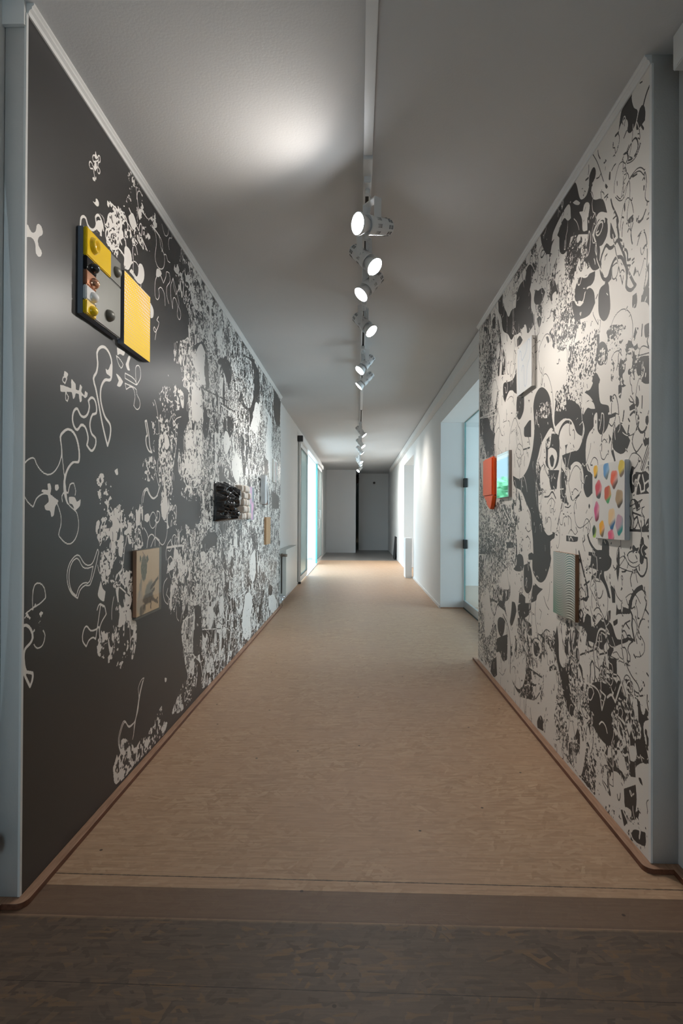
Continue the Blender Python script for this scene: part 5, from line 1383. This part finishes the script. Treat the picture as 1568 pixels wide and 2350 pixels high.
# 7 silver arch with a brown wedge
a7 = thing('arch_relief', (-XL, 5.72, 1.38), 'silver arch-shaped relief with a brown wedge inside, above the plain fibreboard panel', 'artwork', 'small square works on the dark wall')
SIL = mat('satin_silver', (0.62, 0.65, 0.68), .28, .6); BRN = mat('brown_wood_wedge', (0.16, 0.055, 0.025), .5)
def smooth_prism(pts, x0, x1):
    S = smooth_path([(a*1000, b*1000) for a, b in pts], True)/1000; return MB().prism([tuple(q) for q in S], x0, x1, axis='x')
part('left_leg', smooth_prism([(5.57, 1.24), (5.57, 1.40), (5.575, 1.50), (5.61, 1.528), (5.67, 1.52), (5.68, 1.47), (5.67, 1.42), (5.69, 1.33), (5.71, 1.29), (5.69, 1.27), (5.65, 1.24)], -XL, -.915), SIL, a7, .008)
part('slanted_leg', smooth_prism([(5.64, 1.525), (5.70, 1.515), (5.79, 1.44), (5.85, 1.34), (5.87, 1.24), (5.82, 1.238), (5.80, 1.32), (5.74, 1.41), (5.68, 1.45), (5.64, 1.47)], -XL, -.925), SIL, a7, .006)
part('wedge', smooth_prism([(5.70, 1.44), (5.72, 1.43), (5.78, 1.34), (5.81, 1.236), (5.71, 1.236), (5.71, 1.29), (5.73, 1.33)], -XL, -.935), BRN, a7)
part('rivet', MB().sphere((-.93, 5.70, 1.45), .014), CHROME, a7)
# 8 fibreboard panel
tag(MB().box(-XL, -.947, 5.835, 6.115, .826, 1.11).build('fibreboard_panel', mat('tan_fibreboard', (0.46, 0.29, 0.16), .75, var=.12, scale=70)), 'plain tan fibreboard square below the silver arch relief', 'artwork', 'small square works on the dark wall')
# 9 small pink painting near the end
a9 = thing('pink_painting', (-XL, 6.5, 1.63), 'small pale painting with pink vertical strokes, at the far end of the dark wall', 'artwork', 'small square works on the dark wall')
part('canvas', MB().box(-XL, -.956, 6.365, 6.665, 1.508, 1.768), mat('canvas_edge', (0.62, 0.58, 0.53), .8), a9)
def f_pink(u, v):
    w1 = wob(u.shape, 14, 21); c = lerp((.80, .76, .70), (.62, .64, .62), u)
    c = over(c, (.70, .38, .36), np.exp(-((u-.62+.3*(w1-.5))/.10)**2)*.8); c = over(c, (.52, .40, .36), np.exp(-((u-.35+.3*(w1-.5))/.06)**2)*.6)
    c = over(c, (.45, .52, .50), np.exp(-((u-.85)/.1)**2)*.7); return over(c, (.9, .88, .84), np.clip((v-.9)*25, 0, 1))  # pale band along the top paints in the light on that edge
painted('painted_face', +1, -.9555, 6.365, 6.665, 1.508, 1.768, .003, f_pink, PAINT, a9)

# right wall, from far to near
b2 = thing('orange_cushion_relief', (XR, 4.03, 1.4), 'bright orange padded box relief with a pointed drip at its bottom, beside the mirror', 'artwork', 'small square works on the white wall')
ORG = mat('orange_vinyl', (0.90, 0.12, 0.012), .42, var=.06, scale=10)
part('padded_box', MB().box(.903, XR, 3.885, 4.170, 1.262, 1.532, bev=.010), ORG, b2)
part('drip', MB().prism([(3.885, 1.264), (4.155, 1.268), (4.11, 1.245), (4.075, 1.232), (4.055, 1.205), (4.0, 1.183), (3.955, 1.172), (3.925, 1.195), (3.905, 1.23)], .907, XR, axis='x'), ORG, b2, .004)
b3 = thing('mirror_panel', (XR, 3.65, 1.385), 'square mirror panel reflecting greenery, right of the orange padded relief', 'artwork', 'small square works on the white wall')
part('case', MB().box(.9175, XR, 3.502, 3.80, 1.242, 1.528), mat('taupe_metal', (0.33, 0.28, 0.26), .4, .3), b3)
part('mirror', MB().box(.9160, .9172, 3.504, 3.798, 1.244, 1.526), mat('mirror_silver', (0.72, 0.80, 0.79), .03, 1.0), b3)
b1 = thing('line_drawing_panel', (XR, 3.17, 1.945), 'white panel with a thin blue looping line, mirrored sides, highest on the white wall', 'artwork', 'small square works on the white wall')
part('mirrored_case', MB().box(.912, XR, 3.03, 3.305, 1.812, 2.079), mat('polished_side', (0.70, 0.68, 0.66), .06, 1.0), b1)
def f_line(u, v):
    c = np.broadcast_to(np.array((.74, .75, .75)), u.shape+(3,))+(wob(u.shape, 8, 3)[..., None]-.5)*.02
    P = [(.16, .12), (.12, .35), (.10, .60), (.12, .82), (.19, .93), (.27, .88), (.30, .74), (.36, .68), (.46, .71), (.62, .78), (.68, .86), (.72, .97), (.80, .985), (.88, .93), (.90, .75), (.88, .62), (.76, .50), (.70, .42), (.69, .28), (.66, .14), (.58, .08), (.52, .14), (.50, .35), (.48, .50), (.42, .56), (.36, .53), (.33, .46)]
    return over(c, (.36, .46, .62), path(u, v, P, .008, .012)*.75)
painted('white_face', -1, .9112, 3.03, 3.305, 1.812, 2.079, .0016, f_line, PAINT, b1)
b4 = thing('egg_canvas', (XR, 2.12, 1.178), 'white canvas painted with rows of colourful egg-shaped blobs, nearest work on the white wall', 'artwork', 'small square works on the white wall')
part('canvas', MB().box(.917, XR, 1.988, 2.258, 1.038, 1.317, bev=.002), mat('white_canvas_edge', (0.62, 0.63, 0.65), .8), b4)
EGGS = [(2.228, 1.294, .023, .030, (.85, .45, .02), (.05, .06, .05), (.75, .70, .3)), (2.134, 1.289, .030, .033, (.12, .32, .60), (.16, .20, .20), (.45, .62, .72)), (2.069, 1.253, .035, .034, (.80, .12, .05), (.12, .06, .05), (.62, .66, .62)),
        (2.012, 1.288, .028, .032, (.70, .52, .06), (.20, .14, .10), (.80, .70, .22)), (2.202, 1.222, .034, .037, (.62, .07, .10), (.05, .06, .06), (.74, .60, .58)), (2.122, 1.201, .034, .033, (.55, .10, .05), (.06, .34, .12), (.66, .62, .22)),
        (2.029, 1.183, .034, .033, (.40, .27, .15), (.06, .045, .035), (.52, .40, .26)), (2.217, 1.138, .028, .040, (.62, .10, .25), (.20, .03, .05), (.78, .66, .62)), (2.171, 1.073, .027, .032, (.88, .42, .01), (.14, .11, .07), (.80, .45, .42)),
        (2.088, 1.11, .034, .041, (.80, .55, .28), (.02, .13, .30), (.70, .74, .72)), (2.027, 1.09, .033, .038, (.55, .34, .42), (.01, .28, .26), (.02, .45, .42)), (2.240, 1.06, .022, .026, (.03, .06, .04), (.40, .62, .10), (.55, .70, .15)), (2.093, 1.045, .030, .028, (.80, .10, .22), (.07, .05, .05), (.82, .55, .55))]
def f_eggs(u, v):
    Y_ = 2.258-u*.270; Z_ = 1.038+v*.279
    c = np.broadcast_to(np.array((.71, .69, .66)), u.shape+(3,)).copy()
    for k, (y, z, ry, rz, ca, cb, cc) in enumerate(EGGS):
        a = -(Y_-y)/ry; b = (Z_-z)/rz; w_ = .85+.15*np.clip(b, -1, 1)
        wv = .06*np.sin(5*np.arctan2(b, a)+k*1.7)
        m = np.clip((1.0+wv-np.sqrt((a/np.clip(w_, .55, 1.1))**2+b*b))/.10+.3, 0, 1)*np.clip(1.2-.5*np.clip(b, 0, 1)*(.4+.6*((k*7) % 5)/5), 0, 1)
        s_a = a*.75-b*.35+.25*np.sin(3*b+k)*.5
        e = lerp(ca, cc, (s_a+.10)/1.1); e = lerp_arr(e, cb, np.clip((s_a*.55-b*.75-.18)*2.2, 0, 1))
        c = c*(1-m[..., None])+e*m[..., None]
    return c
def lerp_arr(a, b, t): t = t[..., None]; return a*(1-t)+np.asarray(b)*t
painted('painted_face', -1, .9160, 1.988, 2.258, 1.038, 1.317, .0012, f_eggs, PAINT, b4)
b5 = thing('lens_print_panel', (XR, 2.57, .815), 'grey-green timber-framed panel of rippling black and white lines, lowest on the white wall', 'artwork', 'small square works on the white wall')
part('timber_frame', MB().box(.9185, XR, 2.44, 2.71, .672, .958), OAK, b5)
def f_ripple(u, v):
    c = lerp((.30, .31, .27), (.33, .35, .32), v)
    c = over(c, (.10, .26, .20), np.clip((.55-u)*2.2, 0, 1)*np.clip((.62-v)*1.9, 0, 1)*.95)
    c = over(c, (.20, .22, .17), np.clip((.35-v)*2, 0, 1)*np.clip((u-.4)*3, 0, 1)*.6)
    t = (u-.80)/.24; ph = v*1.0-.055*(1-t*t)*np.clip(.5+v, 0, 1)
    d = np.exp(-(np.abs(t)/(.55+.55*v))**3); s1 = np.clip(np.sin(2*PI*(ph*27+.2))*2.2+.1, -1, 1)
    dark = lerp((.05, .045, .035), (.03, .14, .12), np.clip(v*1.6-.4, 0, 1))
    c = over(c, dark, d*np.clip(-s1, 0, 1)*.95); c = over(c, (.66, .66, .60), d*np.clip(s1, 0, 1)*.95)
    t2 = (u-.24)/.26; ph2 = v+.06*(1-t2*t2); d2 = np.exp(-(np.abs(t2)/.75)**3)*np.clip(1.1-.25*v, .5, 1)
    s2 = np.sin(2*PI*ph2*27*np.where(v > .5, 1.0, 1.0))
    c = over(c, (.55, .52, .42), d2*np.clip((s2-.62)*3, 0, 1)*.6); c = over(c, (.06, .16, .13), d2*np.clip((-s2-.55)*2.2, 0, 1)*.4)
    return c
painted('printed_face', -1, .9178, 2.44, 2.71, .672, .958, .0011, f_ripple, PAINT_GL, b5)

# ------------------------------------------------------------------ lighting track and its spotlights
TX = .033
duct = MB().box(TX-.018, TX+.018, -1.3, 2.30, 2.578, 2.6, bev=.002)
tag(duct.build('cable_duct', METAL_W), 'white flat cable duct on the ceiling leading to the light track', 'cable duct')
track = thing('light_track', (TX, 9, 2.6), 'long white ceiling track carrying the row of spotlights', 'light track')
rail = MB()
for a in ((2.42, 6.05), (7.75, 16.6)):
    rail.box(TX-.018, TX-.008, a[0], a[1], 2.567, 2.6); rail.box(TX+.008, TX+.018, a[0], a[1], 2.567, 2.6); rail.box(TX-.008, TX+.008, a[0], a[1], 2.588, 2.6)
part('rail', rail, METAL_W, track)
part('slot', MB().box(TX-.0078, TX+.0078, 2.42, 6.05, 2.580, 2.5885), SLOT, track); part('slot', MB().box(TX-.0078, TX+.0078, 7.75, 16.6, 2.580, 2.5885), SLOT, track)
part('feed_connector', MB().box(TX-.019, TX+.019, 2.30, 2.42, 2.564, 2.6, bev=.002), METAL_W, track)
part('end_cap', MB().box(TX-.019, TX+.019, 16.6, 16.63, 2.565, 2.6), METAL_W, track)
part('joining_duct', MB().box(TX-.016, TX+.016, 6.05, 7.75, 2.574, 2.6), METAL_W, track)

LENS = emit('lit_lamp_glass', (0.93, 0.97, 1.0), LENS_E)
VENT = mat('vent_slot_grey', (0.13, 0.14, 0.15), .6)
def lamp_meshes():
    me = {}
    def keep(name, mb, mats, bevel=0):
        o = mb.build(name, mats); d = o.data; bpy.data.objects.remove(o); me[name] = d
    keep('adapter', MB().box(-.015, .015, -.055, .055, -.062, -.033, bev=.003).cyl((0, 0, -.062), (0, 0, -.083), .011, n=16), METAL_W)
    y = MB().box(-.042, .042, -.016, .016, -.003, .002)
    for s in (-1, 1): y.box(s*.042-.0015, s*.042+.0015, -.018, .018, -.118, .002); y.cyl((s*.040, 0, -.105), (s*.047, 0, -.105), .008, n=12)
    keep('yoke', y, METAL_W)
    h = MB().lathe([(0, -.078), (.026, -.078), (.031, -.072), (.034, -.05), (.037, -.01), (.039, .02), (.041, .045), (.043, .055), (.040, .055), (.036, .045), (0, .04)], 28)
    for k in range(8):
        a = 2*PI*(k+.5)/8
        for z in (-.064, -.058, -.052, -.046, .000, .006, .012, .018):
            rr = .0325+.0022*(z > -.05)+(.0025 if z > -.01 else 0)
            b = bmesh.new(); bmesh.ops.create_cube(b, size=1)
            h._add(b, 1, Matrix.Rotation(a, 4, 'Z') @ Matrix.Translation((rr, 0, z)) @ Matrix.Diagonal((.003, .015, .0018, 1)))
    keep('housing', h, [METAL_W, VENT])
    keep('bulb', MB().lathe([(.020, .035), (.030, .058), (.041, .080), (.0465, .092), (.0475, .100), (.046, .104), (.043, .102)], 32), mat('white_reflector_bulb', (0.82, 0.83, 0.84), .25))
    keep('lens', MB().lathe([(0, .1075), (.02, .1068), (.036, .1045), (.0455, .101), (.0455, .0995), (0, .0995)], 32), LENS)
    c = MB(); c.tube([(0, .0, -.07), (.018, .012, -.10), (.012, .035, -.135), (0, .028, -.155)], .003, 8); keep('flex', c, METAL_W)
    return me
LM = lamp_meshes()
def spotlight(pos, n, label, watts, ang=104):
    n = Vector(n).normalized(); bulb = Vector(pos); piv = bulb-n*.105
    y = piv.y; t = tag(empty('track_spotlight', (TX, y, 2.6)), label, 'spotlight', 'spotlights on the ceiling track')
    def add(k, par, M):
        o = link(bpy.data.objects.new(k, LM[k]), par); o.matrix_local = M; return o
    add('adapter', t, Matrix.Identity(4)); add('flex', t, Matrix.Identity(4))
    pan = math.atan2(n.y, n.x)
    zt = piv.z-2.6
    off = Vector((piv.x-TX, 0, 0))
    add('yoke', t, Matrix.Translation(Vector((0, 0, zt+.105))+off*.5) @ Matrix.Rotation(pan-PI/2, 4, 'Z') @ Matrix.Diagonal((1, 1, 1, 1)))
    Mh = Matrix.Translation((off.x, 0, zt)) @ n.to_track_quat('Z', 'Y').to_matrix().to_4x4()
    h = add('housing', t, Mh)
    bb = add('bulb', h, Matrix.Identity(4)); add('lens', h, Matrix.Identity(4))
    d = bpy.data.lights.new('spot_beam', 'SPOT'); d.energy = watts; d.spot_size = math.radians(ang); d.spot_blend = 1.0; d.shadow_soft_size = .035; d.color = (1.0, .93, .85)
    lo = bpy.data.objects.new('spot_beam', d); C.objects.link(lo); lo.location = bulb+n*.012; lo.rotation_euler = (-n).to_track_quat('Z', 'Y').to_euler()
SP = [((-.011, 2.411, 2.36), (-.80, -.56, -.18), 'nearest white track spotlight, its bright face turned left', .72),
      ((.078, 2.834, 2.36), (.62, -.42, -.70), 'second track spotlight from the viewer, its bright face turned right', 1.15),
      ((.007, 3.189, 2.36), (-.60, -.30, -.72), 'third track spotlight from the viewer, its bright face turned left', 1.1),
      ((.085, 3.821, 2.36), (.62, -.36, -.72), 'fourth track spotlight from the viewer, its bright face turned right', 1.15),
      ((.003, 4.844, 2.36), (-.60, -.28, -.70), 'fifth track spotlight from the viewer, its bright face turned left', 1.1),
      ((-.004, 5.426, 2.36), (-.72, -.02, -.69), 'sixth track spotlight from the viewer, last before the track gap, turned away left', 1.0),
      ((.087, 8.688, 2.36), (.66, -.08, -.75), 'first track spotlight beyond the gap in the track, turned away to the right', 1.1),
      ((.084, 10.051, 2.36), (.62, -.22, -.70), 'second track spotlight beyond the gap in the track, turned right', 1.0),
      ((.073, 11.152, 2.36), (.62, .05, -.75), 'third track spotlight beyond the gap in the track, turned right', 1.0),
      ((.067, 13.025, 2.36), (.62, -.25, -.68), 'fourth track spotlight beyond the gap in the track, turned right', 1.0),
      ((.07, 13.739, 2.36), (.60, .10, -.72), 'fifth track spotlight beyond the gap in the track, close behind the fourth', .8),
      ((-.015, 15.36, 2.36), (-.58, -.42, -.62), 'farthest track spotlight, its face turned left', 1.0)]
for p_, n_, l_, k_ in SP: spotlight(p_, n_, l_, SPOT_W*k_*(4.0 if p_[1] > 12 else 1.4 if p_[1] > 8 else 1), 146 if l_.startswith('nearest') else 140 if p_[1] > 12 else 110 if p_[1] > 8 else 108)

# ------------------------------------------------------------------ radiator and small fittings
rad = thing('radiator', (XPL, 7.75, .13), 'white panel radiator on the left wall between the papered wall and the glass entrance', 'radiator')
RADW = mat('cream_white_enamel', (0.70, 0.70, 0.66), .35)
part('front_panel', MB().box(-.918, -.902, 7.12, 8.37, .13, .69, bev=.004), RADW, rad); part('back_panel', MB().box(-.998, -.984, 7.12, 8.37, .13, .69, bev=.004), RADW, rad)
fin = MB()
for k in range(24): fin.box(-.982, -.920, 7.15+k*.052, 7.153+k*.052, .15, .66)
part('fins', fin, mat('grey_fin', (0.34, 0.33, 0.30), .5), rad)
gr = MB(); gr.box(-.998, -.989, 7.12, 8.37, .69, .70); gr.box(-.911, -.902, 7.12, 8.37, .69, .70)
for k in range(42): gr.box(-.989, -.911, 7.12+k*.0303, 7.134+k*.0303, .69, .70)
part('top_grille', gr, RADW, rad)
sd = MB(); sd.box(-.998, -.968, 7.105, 7.12, .13, .70); sd.box(-.950, -.902, 7.105, 7.12, .13, .70); sd.box(-.968, -.950, 7.105, 7.12, .655, .70); sd.box(-.968, -.950, 7.105, 7.12, .13, .15)
part('side_cover', sd, RADW, rad)
part('valve', MB().cyl((-.948, 7.112, .635), (-.948, 7.07, .635), .02, n=16).cyl((-.948, 7.075, .635), (-.885, 7.075, .635), .017, n=16), mat('worn_brass', (0.25, 0.20, 0.16), .4, .6), rad)
for y_ in (7.4, 8.05): part('bracket', MB().box(XPL+.0005, -.998, y_, y_+.04, .2, .6), METAL_W, rad)
part('supply_pipe', MB().cyl((-.95, 7.112, .13), (-.95, 7.112, 0), .01, n=12).cyl((-.98, 7.112, .115), (-.92, 7.112, .115), .012, n=12), CHROME, rad)
tag(MB().box(.868, .985, 10.50, 10.86, 0, .733, bev=.004).build('pedestal', METAL_W), 'low white box pedestal in front of the far recess on the right', 'pedestal')
lb = MB().prism([(.955, 0), (.967, 0), (1.010, .60), (.998, .60)], 15.0, 15.7, axis='y')
tag(lb.build('leaning_panel', BLACK), 'thin black panel leaning against the far right wall', 'panel')
tag(MB().cyl((.529, 19.35, 2.28), (.529, 19.31, 2.28), .04, n=20).sphere((.529, 19.31, 2.28), .03).build('motion_sensor', mat('dark_plastic', (0.06, 0.06, 0.06), .5)), 'small dark round fitting high on the far end wall', 'sensor')
ds = thing('door_stop', (-1.033, 1.58, .18), 'chrome door stop low on the near left wall, cut by the frame edge', 'door stop')
part('stem', MB().cyl((-1.033, 1.572, .18), (-1.018, 1.572, .18), .022, n=24), mat('dark_rubber', (0.02, 0.02, 0.025), .5), ds)
part('cap', MB().lathe([(0, .0), (.012, .0), (.022, -.004), (.0275, -.011), (.0275, -.016), (.02, -.018)], 28, 0, Matrix.Translation((-1.0105, 1.572, .18)) @ Matrix.Rotation(PI/2, 4, 'Y')), CHROME, ds)

# trees outside the entrance (they show in the mirror panel)
LEAF = mat('fresh_green_leaves', (0.10, 0.30, 0.14), .5, var=.6, scale=5); BARK = mat('bark', (0.12, 0.09, 0.06), .9)
def tree(x, y, h, r, label, seed):
    t = thing('tree', (x, y, -.02), label, 'tree', 'trees outside the entrance'); rr = np.random.default_rng(seed)
    part('trunk', MB().cyl((x, y, -.02), (x+.1, y, h*.6), .13, .06, 12), BARK, t)
    b = bmesh.new()
    for _ in range(2600):
        d = rr.normal(size=3); d /= np.linalg.norm(d); c = Vector((x, y, h*.56))+Vector(d*np.array((r, r, h*.50)))*float(rr.random()**.4)
        if c.z < .3: c.z = .3+rr.random()*.5
        ax = Vector(rr.normal(size=3)).normalized(); bx = ax.orthogonal().normalized(); s = .09+.07*rr.random()
        b.faces.new([b.verts.new(c+ax*s), b.verts.new(c+bx*s*.5), b.verts.new(c-ax*s), b.verts.new(c-bx*s*.5)])
    mb = MB(); mb._add(b, 0); part('foliage', mb, LEAF, t)
tree(-3.6, 20.5, 2.35, 1.3, 'leafy green tree outside the entrance, nearer to the wall', 1)
tree(-4.9, 25.0, 2.75, 1.8, 'leafy green tree outside the entrance, farther behind the first', 2)
